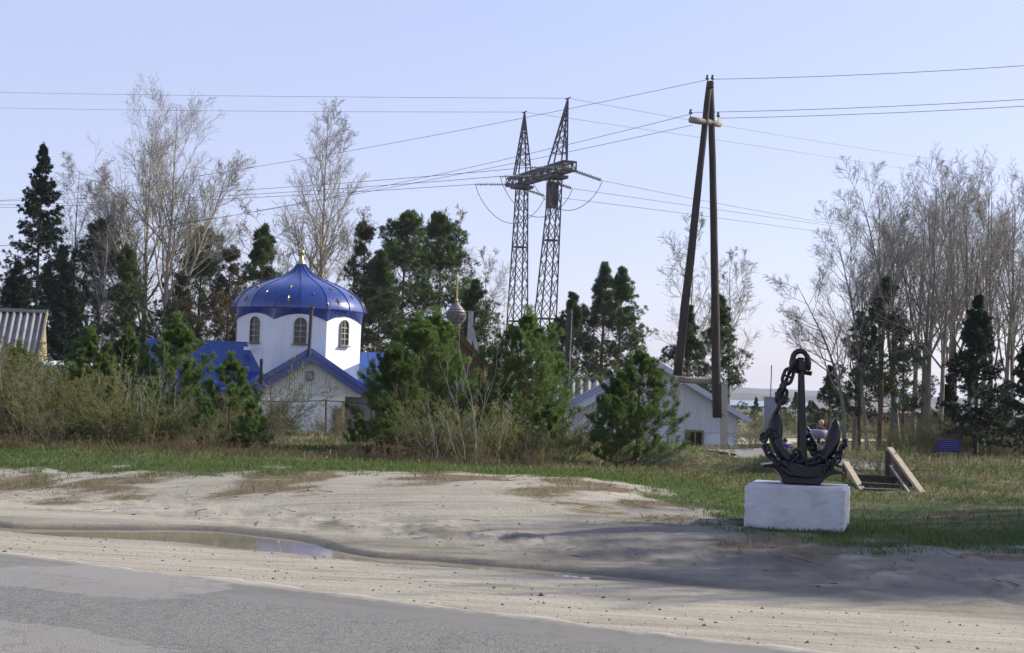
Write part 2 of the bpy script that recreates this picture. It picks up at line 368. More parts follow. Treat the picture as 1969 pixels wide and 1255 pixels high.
def build_road():
    ss = np.concatenate([np.arange(-70, -18, .5), np.arange(-18, 6, .09), np.arange(6, 70, .5)]); ts = np.concatenate([[-14.0, -10, -7], np.arange(-5, -.02, .07), [0, .0]])
    Sg, Tg = np.meshgrid(ss, ts)
    edge = .11 * fbm(ss, ss * .3, 3.1, 31) + .07 * fbm(ss, ss, .8, 32)
    Tg = Tg + np.where(Tg > -.8, edge[None, :] * (Tg + .8) / .8, 0)
    Z = np.where(Tg > -99, .0 + .012 * np.clip(-Tg, 0, 5) / 5 + 0 * Sg, 0); Z[-1] -= .07; Tg[-1] += .03
    n = len(ss); V = np.stack([Sg, Tg, Z], -1).reshape(-1, 3)
    i, j = np.meshgrid(np.arange(len(ts) - 1), np.arange(n - 1), indexing='ij')
    q = np.stack([i * n + j, i * n + j + 1, (i + 1) * n + j + 1, (i + 1) * n + j], -1).reshape(-1, 4)
    o = tag(obj('road', mesh_np('road', V, q, True), 'asphalt'), kind='structure')
    o.location = road_pt(0, 0, 0); o.rotation_euler = (0, 0, ROAD_RZ)
    def inside(outline):
        pts = []
        for px, py in outline:
            d = ray(px, py); p = CAM + d * (-CAM[2] / d[2]); pts.append(st(p[0], p[1]))
        pts = np.array(pts); sv, tv = V[:, 0] + .12 * fbm(V[:, 0], V[:, 1], 1.1, 61), V[:, 1] + .05 * fbm(V[:, 0], V[:, 1], .9, 62); r = np.zeros(len(V), bool)
        for k in range(len(pts)):
            (x1, y1), (x2, y2) = pts[k], pts[(k + 1) % len(pts)]
            r ^= ((y1 > tv) != (y2 > tv)) & (sv < (x2 - x1) * (tv - y1) / (y2 - y1 + 1e-9) + x1)
        return r
    pm = inside([(70, 1090), (180, 1086), (330, 1103), (440, 1122), (436, 1130), (400, 1139), (300, 1152), (210, 1150), (120, 1138), (-40, 1124), (-60, 1100)]) | inside([(-60, 1188), (40, 1196), (140, 1212), (250, 1232), (330, 1250), (400, 1275), (200, 1280), (-40, 1262), (-80, 1230)])
    o.data.attributes.new('patch', 'FLOAT', 'POINT').data.foreach_set('value', pm.astype(np.float32))
build_road()

def water_material():
    m, n, l, b = new_mat('muddy_water')
    co = objco(n); f = noise(n, l, .9, 3, co)
    l.new(ramp(n, l, f, [(.35, (.23, .20, .145)), (.65, (.31, .275, .205))]), b.inputs['Base Color'])
    b.inputs['Roughness'].default_value = .03; b.inputs['IOR'].default_value = 1.33; b.inputs['Specular IOR Level'].default_value = .5
    bump(n, l, b, noise(n, l, 9, 2, co), .012, .02)
water_material()
def build_puddle():
    ss = np.arange(-26, -3.2, .2); V = []; 
    for s in ss:
        c = np.interp(s, PS, PC) + .12 * math.sin(s * 1.7 + 1); w = float(np.interp(s, PS, PW)) * 1.25 + .12
        V += [road_pt(s, c - w, WATER_Z), road_pt(s, c + w, WATER_Z)]
    q = [(2 * i, 2 * i + 2, 2 * i + 3, 2 * i + 1) for i in range(len(ss) - 1)]
    tag(obj('puddle_water', mesh_np('puddle', V, np.array(q)), 'muddy_water'), kind='structure')
build_puddle()

simple('grey_path', (.23, .215, .20), (.16, .15, .135), 3, .9, bmp=.3)
simple('track_sand', (.50, .45, .35), (.40, .35, .26), .8, .95)
def ribbon(name, pts, wid, mat, lift=.025):
    P2 = []
    for i in range(len(pts) - 1):
        for u in np.linspace(0, 1, 24, endpoint=False):
            P2.append(np.array(pts[i]) * (1 - u) + np.array(pts[i + 1]) * u)
    P2.append(np.array(pts[-1])); P2 = np.array(P2, float); T = np.gradient(P2, axis=0); T /= np.linalg.norm(T, axis=1)[:, None] + 1e-9
    N = np.stack([-T[:, 1], T[:, 0]], -1); V = []; k = 7
    for i in range(len(P2)):
        for u in np.linspace(-1, 1, k):
            p = P2[i] + N[i] * wid / 2 * (u + .12 * math.sin(i * 1.3 + 4 * u) * abs(u)); V.append((p[0], p[1], gz1(p[0], p[1]) + lift))
    q = [(i * k + j, i * k + j + 1, (i + 1) * k + j + 1, (i + 1) * k + j) for i in range(len(P2) - 1) for j in range(k - 1)]
    tag(obj(name, mesh_np(name, V, np.array(q)[:, ::-1], True), mat), kind='structure')
ribbon('path', [(7.1, 28.6), (7.6, 31), (7.2, 35), (6.4, 42)], 2.6, 'grey_path', .05)
ribbon('dirt_track', [(9.5, 78), (13.5, 84), (17.5, 92), (26, 104), (60, 120)], 5, 'track_sand', .06)

def far_things():
    m, n, l, b = new_mat('far_forest'); co = objco(n)
    l.new(ramp(n, l, noise(n, l, .012, 6, co), [(.35, (.035, .045, .03)), (.65, (.085, .085, .06))]), b.inputs['Base Color']); b.inputs['Roughness'].default_value = 1
    b.inputs['Specular IOR Level'].default_value = 0
    m, n, l, b = new_mat('far_field'); co = objco(n)
    l.new(ramp(n, l, noise(n, l, .02, 6, co), [(.35, (.16, .14, .08)), (.65, (.24, .21, .13))]), b.inputs['Base Color']); b.inputs['Roughness'].default_value = 1
    m, n, l, b = new_mat('river'); b.inputs['Base Color'].default_value = (.20, .23, .27, 1); b.inputs['Roughness'].default_value = .35
    th = np.linspace(R(-70), R(70), 160)
    V = []
    for rr_ in (900, 1700): V += [(rr_ * math.sin(a), rr_ * math.cos(a), -5.2) for a in th]
    k = len(th); q = np.array([(j, k + j, k + j + 1, j + 1) for j in range(k - 1)])
    tag(obj('river_water', mesh_np('river', V, q), 'river'), kind='structure')
    for D, h, sd in ((2300, 18, 1), (3400, 28, 7)):
        rows = []
        for rr_, hh in ((D, 0), (D * 1.02, .55), (D * 1.06, .85), (D * 1.12, 1.0), (D * 1.2, .6), (D * 1.3, 0)):
            z = hh * (h + h * .35 * fbm(th * D, th * 0, D * .35, sd, 5) + 2.5 * fbm(th * D, th * 0 + rr_, 90, sd + 1)) - 14
            rows.append(np.stack([rr_ * np.sin(th), rr_ * np.cos(th), z], -1))
        V = np.concatenate(rows); q = np.array([(i * k + j, (i + 1) * k + j, (i + 1) * k + j + 1, i * k + j + 1) for i in range(5) for j in range(k - 1)])
        tag(obj('hills', mesh_np('hills', V, q, True), 'far_forest'), kind='structure')
far_things()
#==TREES==
# ------------------------------------------------------------------ vegetation generators
def nrm(v): return v / (np.linalg.norm(v, axis=-1, keepdims=True) + 1e-9)
def tubes(groups):
    """groups: list of (P (B,k,3), R (B,k), sides) -> V, quads"""
    Vs, Qs, base = [], [], 0
    for Pp, Rr, n in groups:
        B, k, _ = Pp.shape
        if B == 0: continue
        T = nrm(np.gradient(Pp, axis=1)); m = np.abs(T[:, :, 2].mean(1)) < .8
        ref = np.where(m[:, None], np.array([0, 0, 1.0]), np.array([1.0, 0, 0]))[:, None, :]
        U = nrm(np.cross(T, np.broadcast_to(ref, T.shape))); Vv = np.cross(T, U)
        a = np.arange(n) * 2 * math.pi / n
        ring = Pp[:, :, None, :] + Rr[:, :, None, None] * (np.cos(a)[None, None, :, None] * U[:, :, None, :] + np.sin(a)[None, None, :, None] * Vv[:, :, None, :])
        Vs.append(ring.reshape(-1, 3))
        b, i, j = np.meshgrid(np.arange(B), np.arange(k - 1), np.arange(n), indexing='ij'); j2 = (j + 1) % n; o = base + b * k * n
        Qs.append(np.stack([o + i * n + j, o + i * n + j2, o + (i + 1) * n + j2, o + (i + 1) * n + j], -1).reshape(-1, 4))
        base += B * k * n
    return np.concatenate(Vs), np.concatenate(Qs)
def kids(rg, Pp, Rr, n, fa, fb, ang, angv, L, k, up, wig, rfac=.6, rmin=.004, tip=.3, taper_len=.6):
    """n children on each parent polyline, vectorised"""
    B, K, _ = Pp.shape
    f = fa + (fb - fa) * (np.arange(n)[None, :] + rg.uniform(0, 1, (B, n))) / n
    x = f * (K - 1); i = np.minimum(x.astype(int), K - 2); u = (x - i)[..., None]; bi = np.arange(B)[:, None]
    p = Pp[bi, i] * (1 - u) + Pp[bi, i + 1] * u; t = nrm(Pp[bi, i + 1] - Pp[bi, i])
    r = (Rr[bi, i] * (1 - u[..., 0]) + Rr[bi, i + 1] * u[..., 0])
    rv = rg.normal(size=t.shape); perp = nrm(rv - (rv * t).sum(-1, keepdims=True) * t)
    A = np.radians(ang + angv * rg.normal(size=f.shape))[..., None]
    d = np.cos(A) * t + np.sin(A) * perp
    Lp = np.linalg.norm(np.diff(Pp, axis=1), axis=2).sum(1)[:, None]
    Lc = (L * Lp if L > 0 else -L * np.ones_like(Lp)) * (1 - taper_len * (f - fa) / max(fb - fa, 1e-6)) * rg.uniform(.7, 1.25, f.shape)
    return grow(rg, p.reshape(-1, 3), d.reshape(-1, 3), Lc.ravel(), np.maximum(r * rfac, rmin).ravel(), k, up, wig, tip)
def grow(rg, p, d, L, r, k, up, wig, tip=.3):
    out = [p]; d = nrm(d)
    for j in range(k - 1):
        d = nrm(d + np.array([0, 0, up]) / (k - 1) + wig * rg.normal(size=d.shape) / math.sqrt(k - 1))
        p = p + d * (L / (k - 1))[:, None]; out.append(p)
    Pp = np.stack(out, 1); Rr = r[:, None] * np.linspace(1, tip, k)[None, :]
    return Pp, Rr
def diamonds(rg, p, d, l, w):
    """small pointed buds / catkins: tetrahedra"""
    d = nrm(d); s = nrm(np.cross(d, rg.normal(size=d.shape))); q = np.cross(d, s); N = len(p)
    l = l * rg.uniform(.6, 1.3, (N, 1)); V = np.stack([p + s * w, p - .5 * s * w + .87 * q * w, p - .5 * s * w - .87 * q * w, p + d * l], 1).reshape(-1, 3)
    b = np.arange(N)[:, None] * 4; Fc = (b[:, None, :] + np.array([[0, 1, 3], [1, 2, 3], [2, 0, 3]])[None]).reshape(-1, 3); return V, Fc
def blades(rg, p, d, M, l, w, spread, lv=.3):
    N = len(p); d = np.repeat(d, M, 0); p = np.repeat(p, M, 0)
    d = nrm(nrm(d) + spread * rg.normal(size=d.shape)); s = nrm(np.cross(d, rg.normal(size=d.shape))) * w * .5
    ll = l * rg.uniform(1 - lv, 1 + lv, (len(p), 1)); tip = p + d * ll
    V = np.stack([p - s * .6, p + s * .6, tip + s * .25], 1); mid = p + d * ll * .5 + s
    V = np.stack([p, p + d * ll * .55 + s, tip, p + d * ll * .55 - s], 1).reshape(-1, 3)
    b = np.arange(len(p))[:, None] * 4; return V, b + np.array([[0, 1, 2, 3]])
def two(name, trunk, crown, bark, leaf, smooth=True):
    """prototype meshes for a tree: (trunk mesh, crown mesh)"""
    a = mesh_np(name + '_trunk', *trunk, smooth=smooth); a.materials.append(MATS[bark])
    c = mesh_np(name + '_crown', *crown, smooth=False)
    for k in ([leaf] if isinstance(leaf, str) else leaf): c.materials.append(MATS[k])
    return a, c
def merge(parts):
    Vs, Fq, Ft, b = [], [], [], 0
    for V, Fc in parts:
        Fc = np.asarray(Fc) + b; (Fq if Fc.shape[1] == 4 else Ft).append(Fc); Vs.append(V); b += len(V)
    return np.concatenate(Vs), [np.concatenate(x) for x in (Fq, Ft) if x]

def trunk_line(rg, H, lean, k, wig, bend=(0, 0)):
    z = np.linspace(0, 1, k); x = lean[0] * z * H + bend[0] * H * np.sin(z * math.pi) + wig * H * np.cumsum(rg.normal(size=k)) / k
    y = lean[1] * z * H + bend[1] * H * np.sin(z * math.pi) + wig * H * np.cumsum(rg.normal(size=k)) / k
    Pp = np.stack([x, y, z * H], -1); Pp[0, :2] = 0; return Pp[None]

def poplar(seed, H, r, lean=(0, 0), bend=(0, 0), nprim=16, f0=.3, ang=38, Lr=.36, up=.55, twigs=(9, 5, 4), buds=0, name='poplar', fork=None, bark='poplar_bark', twig='poplar_twig', tw=.011, droop=0, wig=.035):
    rg = np.random.default_rng(seed)
    T = trunk_line(rg, H, lean, 16, wig, bend); TR = r * np.linspace(1, .10, 16)[None] ** 1.15; TR[0, 0] *= 1.25
    stems = [(T, TR)]
    if fork:                               # a second leader leaving the trunk low down
        for ff, dx, dy, LL in fork:
            i = int(ff * 15); p = T[:, i]; d = np.array([[dx, dy, 1.0]])
            stems.append(grow(rg, p, d, np.array([LL * H]), TR[:, i] * .7, 16, .5, .12, .15))
    G0, G1, G2, ends = [], [], [], []
    for S, SR in stems:
        G0.append((S, SR, 9))
        P1, R1 = kids(rg, S, SR, nprim, f0, .97, ang, 7, Lr, 9, up, .16, .55, .012, .22, .62); G0.append((P1, R1, 5))
        P2, R2 = kids(rg, P1, R1, twigs[0], .28, 1.0, 38, 10, .44, 5, .35 - droop, .22, .6, .009, .45, .5); G1.append((P2, R2, 4))
        P3, R3 = kids(rg, P2, R2, twigs[1], .15, 1.0, 40, 12, .5, 3, .25 - 2 * droop, .25, .75, tw * .7, .6, .4); G2.append((P3, R3, 3))
        if twigs[2]:
            P4, R4 = kids(rg, P3, R3, twigs[2], .1, 1.0, 38, 14, .85, 2, .2 - 3 * droop, .2, .8, tw * .5, .6, .3); G2.append((P4, R4, 3)); ends.append(P4)
        ends.append(P3)
    tr = tubes(G0); cr = [tubes(G1 + G2)]
    nb = 0
    me_tr = mesh_np(name + '_trunk', tr[0], tr[1], True); me_tr.materials.append(MATS[bark])
    if buds:
        E = np.concatenate([e[:, -1] for e in ends] + [e[:, 1] for e in ends]); D = np.concatenate([e[:, -1] - e[:, -2] for e in ends] * 2)
        m = rg.uniform(size=len(E)) < buds; V, Fc = diamonds(rg, E[m], D[m] * .4 + np.array([0, 0, -.3]) * .1, .10, .02); nb = len(Fc); cr.append((V, Fc))
    V, Fs = merge(cr); me_c = mesh_np(name + '_crown', V, Fs); me_c.materials.append(MATS[twig])
    if nb:
        me_c.materials.append(MATS['catkin']); mi = np.zeros(len(me_c.polygons), np.int32); mi[-nb:] = 1; me_c.polygons.foreach_set('material_index', mi)
    return me_tr, me_c

def pine(seed, H, wid, f0=.18, nb=70, sub=7, M=12, l=.22, w=.035, name='pine', shape=.75, lean=(0, 0), up=.5, bare=8, bark='pine_bark', leaf='pine_needles', ang0=86, ang1=30, clump=1.0, rad=.16, tuftn=5):
    rg = np.random.default_rng(seed)
    T = trunk_line(rg, H, lean, 14, .02); TR = rad * np.linspace(1, .12, 14)[None]
    f = np.sort(rg.uniform(0, 1, nb)) ** .8; f = f0 + (1 - f0) * f
    # whorls: snap heights to year rings
    ny = max(6, int(nb / 5)); f = f0 + (.985 - f0) * (np.round((f - f0) / (1 - f0) * ny) + .35 * rg.normal(size=nb)) / ny; f = np.clip(f, f0, .985)
    x = f * 13; i = np.minimum(x.astype(int), 12); u = (x - i)[:, None]; p = T[0, i] * (1 - u) + T[0, i + 1] * u
    g = (f - f0) / (1 - f0); L = wid * (np.minimum(1, (1 - g) * 1.1 + .10) ** shape) * np.minimum(1, .7 + g * 1.6) * rg.uniform(.55, 1.2, nb)
    az = rg.uniform(0, 6.283, nb); A = np.radians(ang0 + (ang1 - ang0) * g + 8 * rg.normal(size=nb))
    d = np.stack([np.cos(az) * np.sin(A), np.sin(az) * np.sin(A), np.cos(A)], -1)
    P1, R1 = grow(rg, p, d, L, .012 + .03 * (1 - g) * L / wid, 7, up, .12, .3)
    P2, R2 = kids(rg, P1, R1, sub, .3, 1.0, 48, 10, .38, 4, up * 1.2, .15, .6, .008, .5, .6)
    P3, R3 = kids(rg, P2, R2, 4, .3, 1.0, 42, 12, .55, 3, up * .9, .15, .7, .006, .7, .3)
    groups = [(T, TR, 8), (P1, R1, 4), (P2, R2, 3)]
    if bare:                               # dead snags below the crown
        fb = rg.uniform(.05, f0 + .05, bare); pb = T[0][np.minimum((fb * 13).astype(int), 12)]; azb = rg.uniform(0, 6.283, bare)
        groups.append(grow(rg, pb, np.stack([np.cos(azb), np.sin(azb), .1 + 0 * azb], -1), rg.uniform(.3, .9, bare) * wid * .6, np.full(bare, .016), 5, -.1, .2, .4) + (3,))
    tr = tubes(groups)
    pts, dirs = [], []
    for Q in (P3, P2):
        for k in range(tuftn):
            a = rg.uniform(.7, 1, len(Q)); xx = a * (Q.shape[1] - 1); ii = np.minimum(xx.astype(int), Q.shape[1] - 2); uu = (xx - ii)[:, None]; bi = np.arange(len(Q))
            pts.append(Q[bi, ii] * (1 - uu) + Q[bi, ii + 1] * uu); dirs.append(nrm(Q[bi, ii + 1] - Q[bi, ii]))
            if Q is P2: break
    pts.append(P1[:, -1]); dirs.append(nrm(P1[:, -1] - P1[:, -2])); pts.append(T[0, -1:]); dirs.append(np.tile([[0, 0, 1.0]], (1, 1)))
    pts = np.concatenate(pts); dirs = np.concatenate(dirs); pts = pts + .04 * clump * rg.normal(size=pts.shape)
    V, Fc = blades(rg, pts, dirs, M, l, w, .65); tm = two(name, tr, (V, Fc), bark, leaf)
    tv = np.repeat(rg.uniform(0, 1, len(pts)), M * 4); tm[1].attributes.new('tuft', 'FLOAT', 'POINT').data.foreach_set('value', tv.astype(np.float32)); return tm

def young_pine(seed, H, wid, name='young_pine', M=44, l=.09, w=.010, nbr=5, leaf='young_needles', dens=1.0):
    """bushy sapling: yearly whorls, every twig ends in a bottlebrush of needles"""
    rg = np.random.default_rng(seed)
    T = trunk_line(rg, H, (rg.uniform(-.03, .03), rg.uniform(-.03, .03)), 12, .015); TR = (.018 + .009 * H) * np.linspace(1, .2, 12)[None]
    ny = max(5, int(H / .31)); Ps, Rs = [], []
    for y in range(ny):
        g = (y + .6) / ny; n = nbr + int(rg.integers(0, 3)); z = g * .93
        x = z * 11; i = min(int(x), 10); p = np.repeat((T[0, i] * (1 - x + i) + T[0, i + 1] * (x - i))[None], n, 0)
        az = rg.uniform(0, 6.28) + np.arange(n) * 6.283 / n + .25 * rg.normal(size=n); A = np.radians(80 - 42 * g + 6 * rg.normal(size=n))
        L = wid * ((1 - g) ** .8 * 1.0 + .12) * min(1, .55 + 1.6 * g) * rg.uniform(.7, 1.15, n)
        a, b = grow(rg, p, np.stack([np.cos(az) * np.sin(A), np.sin(az) * np.sin(A), np.cos(A)], -1), L, .006 + .008 * (1 - g) + 0 * L, 6, .5, .12, .4); Ps.append(a); Rs.append(b)
    P1 = np.concatenate(Ps); R1 = np.concatenate(Rs)
    P2, R2 = kids(rg, P1, R1, 7, .25, .98, 38, 8, .40, 4, .7, .1, .7, .004, .6, .5)
    P3, R3 = kids(rg, P2, R2, 2, .35, .85, 32, 8, .6, 3, .7, .1, .8, .003, .7, .3)
    n5 = 4; az = np.arange(n5) * 6.283 / n5 + rg.uniform(0, 6); top = np.repeat(T[:, -1], n5, 0) + np.array([0, 0, -.02])
    P4, R4 = grow(rg, top, np.stack([np.cos(az) * .45, np.sin(az) * .45, np.ones(n5)], -1), np.full(n5, .075 * H + .06), np.full(n5, .006), 4, .4, .05, .6)
    tr = tubes([(T, TR, 6), (P1, R1, 4), (P2, R2, 3), (P3, R3, 3)])
    pts, dirs = [], []
    for Q, lo, mm in ((P3, .1, .8), (P2, .45, 1.2), (P1, .72, 1.5), (P4, 0, 2.2), (T[:, -3:], .0, 3)):
        m = max(4, int(M * mm * dens)); B = len(Q); a = rg.uniform(lo, 1, (B, m)); xx = a * (Q.shape[1] - 1); ii = np.minimum(xx.astype(int), Q.shape[1] - 2); uu = (xx - ii)[..., None]; bi = np.arange(B)[:, None]
        pp = Q[bi, ii] * (1 - uu) + Q[bi, ii + 1] * uu; t = nrm(Q[bi, ii + 1] - Q[bi, ii]); rv = rg.normal(size=t.shape); perp = nrm(rv - (rv * t).sum(-1, keepdims=True) * t)
        pts.append(pp.reshape(-1, 3)); dirs.append(nrm(.75 * t + .75 * perp).reshape(-1, 3))
    V, Fc = blades(rg, np.concatenate(pts), np.concatenate(dirs), 1, l, w, .12)
    return two(name, tr, (V, Fc), 'sapling_bark', leaf)

def spruce(seed, H, wid, name='spruce', nb=120, leaf='spruce_needles', M=9, l=.17, w=.032, f0=.06, rad=.15, droop=-.55):
    rg = np.random.default_rng(seed)
    T = trunk_line(rg, H, (0, 0), 12, .008); TR = rad * np.linspace(1, .06, 12)[None]
    g = np.sort(rg.uniform(0, 1, nb)) ** .85; f = f0 + (.985 - f0) * g; x = f * 11; i = np.minimum(x.astype(int), 10); u = (x - i)[:, None]
    p = T[0, i] * (1 - u) + T[0, i + 1] * u; L = wid * ((1 - g) ** .95 + .03) * rg.uniform(.72, 1.12, nb); az = rg.uniform(0, 6.283, nb); A = np.radians(100 - 55 * g ** 1.5 + 7 * rg.normal(size=nb))
    d = np.stack([np.cos(az) * np.sin(A), np.sin(az) * np.sin(A), np.cos(A)], -1)
    P1, R1 = grow(rg, p, d, L, .01 + .02 * (1 - g), 8, droop * .3, .05, .3)
    zz = np.linspace(0, 1, 8) ** 2.5; P1[:, :, 2] += zz[None] * L[:, None] * .28          # tips turn up
    P2, R2 = kids(rg, P1, R1, 9, .15, 1, 48, 8, .3, 4, droop, .1, .5, .006, .5, .6)
    tr = tubes([(T, TR, 8), (P1, R1, 4), (P2, R2, 3)]); pts, dirs = [], []
    for Q, m in ((P1, 14), (P2, 7)):
        B = len(Q); a = rg.uniform(.12, 1, (B, m)); xx = a * (Q.shape[1] - 1); ii = np.minimum(xx.astype(int), Q.shape[1] - 2); uu = (xx - ii)[..., None]; bi = np.arange(B)[:, None]
        pts.append((Q[bi, ii] * (1 - uu) + Q[bi, ii + 1] * uu).reshape(-1, 3)); dirs.append((nrm(Q[bi, ii + 1] - Q[bi, ii]) + np.array([0, 0, -.35])).reshape(-1, 3))
    pts.append(T[0, -4:]); dirs.append(np.tile([[0, 0, 1.0]], (4, 1)))
    V, Fc = blades(rg, np.concatenate(pts), np.concatenate(dirs), M, l, w, .5)
    return two(name, tr, (V, Fc), 'spruce_bark', leaf)

def shrub(seed, H, nst, spread, name='shrub', bark='twig_tan', leaf='bud_leaf', buds=.5, r=.011, sub=(7, 5, 3), bl=.036, bw=.016, base=.15):
    rg = np.random.default_rng(seed); az = rg.uniform(0, 6.283, nst); sp = spread * np.sqrt(rg.uniform(0, 1, nst))
    p = np.stack([np.cos(az) * base * rg.uniform(.2, 1, nst), np.sin(az) * base * rg.uniform(.2, 1, nst), -.05 + 0 * az], -1)
    P0, R0 = grow(rg, p, np.stack([np.cos(az) * sp, np.sin(az) * sp, np.ones(nst)], -1), H * rg.uniform(.6, 1.12, nst), r * rg.uniform(.6, 1.3, nst), 10, .15, .28, .3)
    P1, R1 = kids(rg, P0, R0, sub[0], .2, .98, 38, 12, .36, 6, .3, .3, .6, .004, .5, .5)
    P2, R2 = kids(rg, P1, R1, sub[1], .15, 1, 40, 12, .42, 4, .25, .25, .75, .003, .6, .4)
    tr = tubes([(P0, R0, 5), (P1, R1, 3)]); cr = [tubes([(P2, R2, 3)])]; nl = 0
    if sub[2]:
        P3, R3 = kids(rg, P2, R2, sub[2], .2, 1, 40, 12, .5, 3, .2, .2, .8, .0025, .7, .3); cr[0] = tubes([(P2, R2, 3), (P3, R3, 3)])
    else: P3 = P2
    if buds:
        E = np.concatenate([P3[:, -1], P3[:, 1], P2[:, -1], P2[:, 2]]); D = np.concatenate([P3[:, -1] - P3[:, -2], P3[:, 1] - P3[:, 0], P2[:, -1] - P2[:, -2], P2[:, 2] - P2[:, 1]])
        m = rg.uniform(size=len(E)) < buds; V, Fc = blades(rg, E[m], D[m], 2, bl, bw, .5); nl = len(Fc); cr.append((V, Fc))
    V, Fs = merge(cr); a = mesh_np(name + '_stems', *tr, smooth=True); a.materials.append(MATS[bark]); c = mesh_np(name + '_twigs', V, Fs); c.materials.append(MATS[bark])
    if nl:
        c.materials.append(MATS[leaf]); mi = np.zeros(len(c.polygons), np.int32); mi[-nl:] = 1; c.polygons.foreach_set('material_index', mi)
    return a, c

# bark and leaves
simple('poplar_bark', (.46, .42, .34), (.26, .235, .18), 3, .9, bmp=.5, bdist=.03, stretch=(1, 1, .4))
simple('poplar_dark', (.27, .24, .20), (.15, .13, .105), 4, .9, bmp=.5, bdist=.03, stretch=(1, 1, .3))
simple('birch_bark', (.52, .50, .47), (.24, .22, .20), 5, .85, stretch=(1, 1, .6))
simple('poplar_twig', (.36, .33, .27), (.26, .235, .19), 2, .9)
simple('grove_twig', (.30, .275, .23), (.21, .19, .155), 2, .9)
simple('birch_twig', (.22, .19, .175), (.16, .135, .125), 2, .9)
simple('catkin', (.19, .14, .09), (.13, .095, .06), 2, .9)
simple('pine_bark', (.20, .125, .08), (.09, .065, .048), 5, .95, bmp=.6, bdist=.03, stretch=(1, 1, .4))
simple('sapling_bark', (.20, .145, .095), (.11, .085, .06), 9, .95)
simple('spruce_bark', (.10, .08, .065), (.06, .05, .04), 5, .95)
simple('twig_tan', (.24, .20, .135), (.13, .105, .07), 7, .9)
simple('twig_grey', (.185, .16, .115), (.10, .085, .06), 7, .9)
simple('twig_olive', (.185, .17, .085), (.115, .10, .055), 7, .9)
simple('aspen_bark', (.33, .31, .245), (.20, .18, .13), 6, .85)
leafy('pine_needles', [(.04, .07, .03), (.07, .11, .042), (.11, .155, .058)], .35, tuft=True)
leafy('pine_needles_blue', [(.038, .066, .038), (.064, .10, .055), (.10, .14, .076)], .35, tuft=True)
leafy('pine_needles_rust', [(.08, .075, .038), (.13, .10, .055), (.10, .105, .05)], .3, tuft=True)
leafy('young_needles', [(.06, .11, .026), (.105, .18, .042), (.185, .25, .075)], .42)
leafy('spruce_needles', [(.018, .034, .022), (.030, .052, .03), (.045, .068, .038)], .25)
leafy('bud_leaf', [(.15, .17, .05), (.22, .21, .075), (.12, .17, .04)], .45)
leafy('rust_leaf', [(.16, .09, .04), (.22, .14, .06), (.11, .10, .04)], .3)

HT = {}
def mesh_top(m_):
    a_ = np.empty(len(m_.vertices) * 3, np.float32); m_.vertices.foreach_get('co', a_); return float(np.percentile(a_[2::3], 99.9))
def plant(name, meshes, px, Y, label, cat, sc=1.0, rz=0, group=None, pn=('trunk', 'crown'), top=None, hp=None, lean=0, loc=None):
    """stand a plant at image column px, depth Y; if top (image row) is given scale it so that it reaches that row"""
    p = np.array(loc) if loc is not None else foot(px, Y)
    if top is not None:
        hp = max(max(HT.setdefault(m_.name, mesh_top(m_)) for m_ in meshes), .1); sc = rise(p, top) / hp
    o = empty(name, (p[0], p[1], p[2] - .05), rz); o.scale = (sc,) * 3
    if lean: o.rotation_euler = (0, lean, rz)
    obj(pn[0], meshes[0], None, o); c_ = obj(pn[1], meshes[1], None, o)
    if pn[1] == 'twigs': c_['kind'] = 'stuff'
    tag(o, label, cat, group); return o
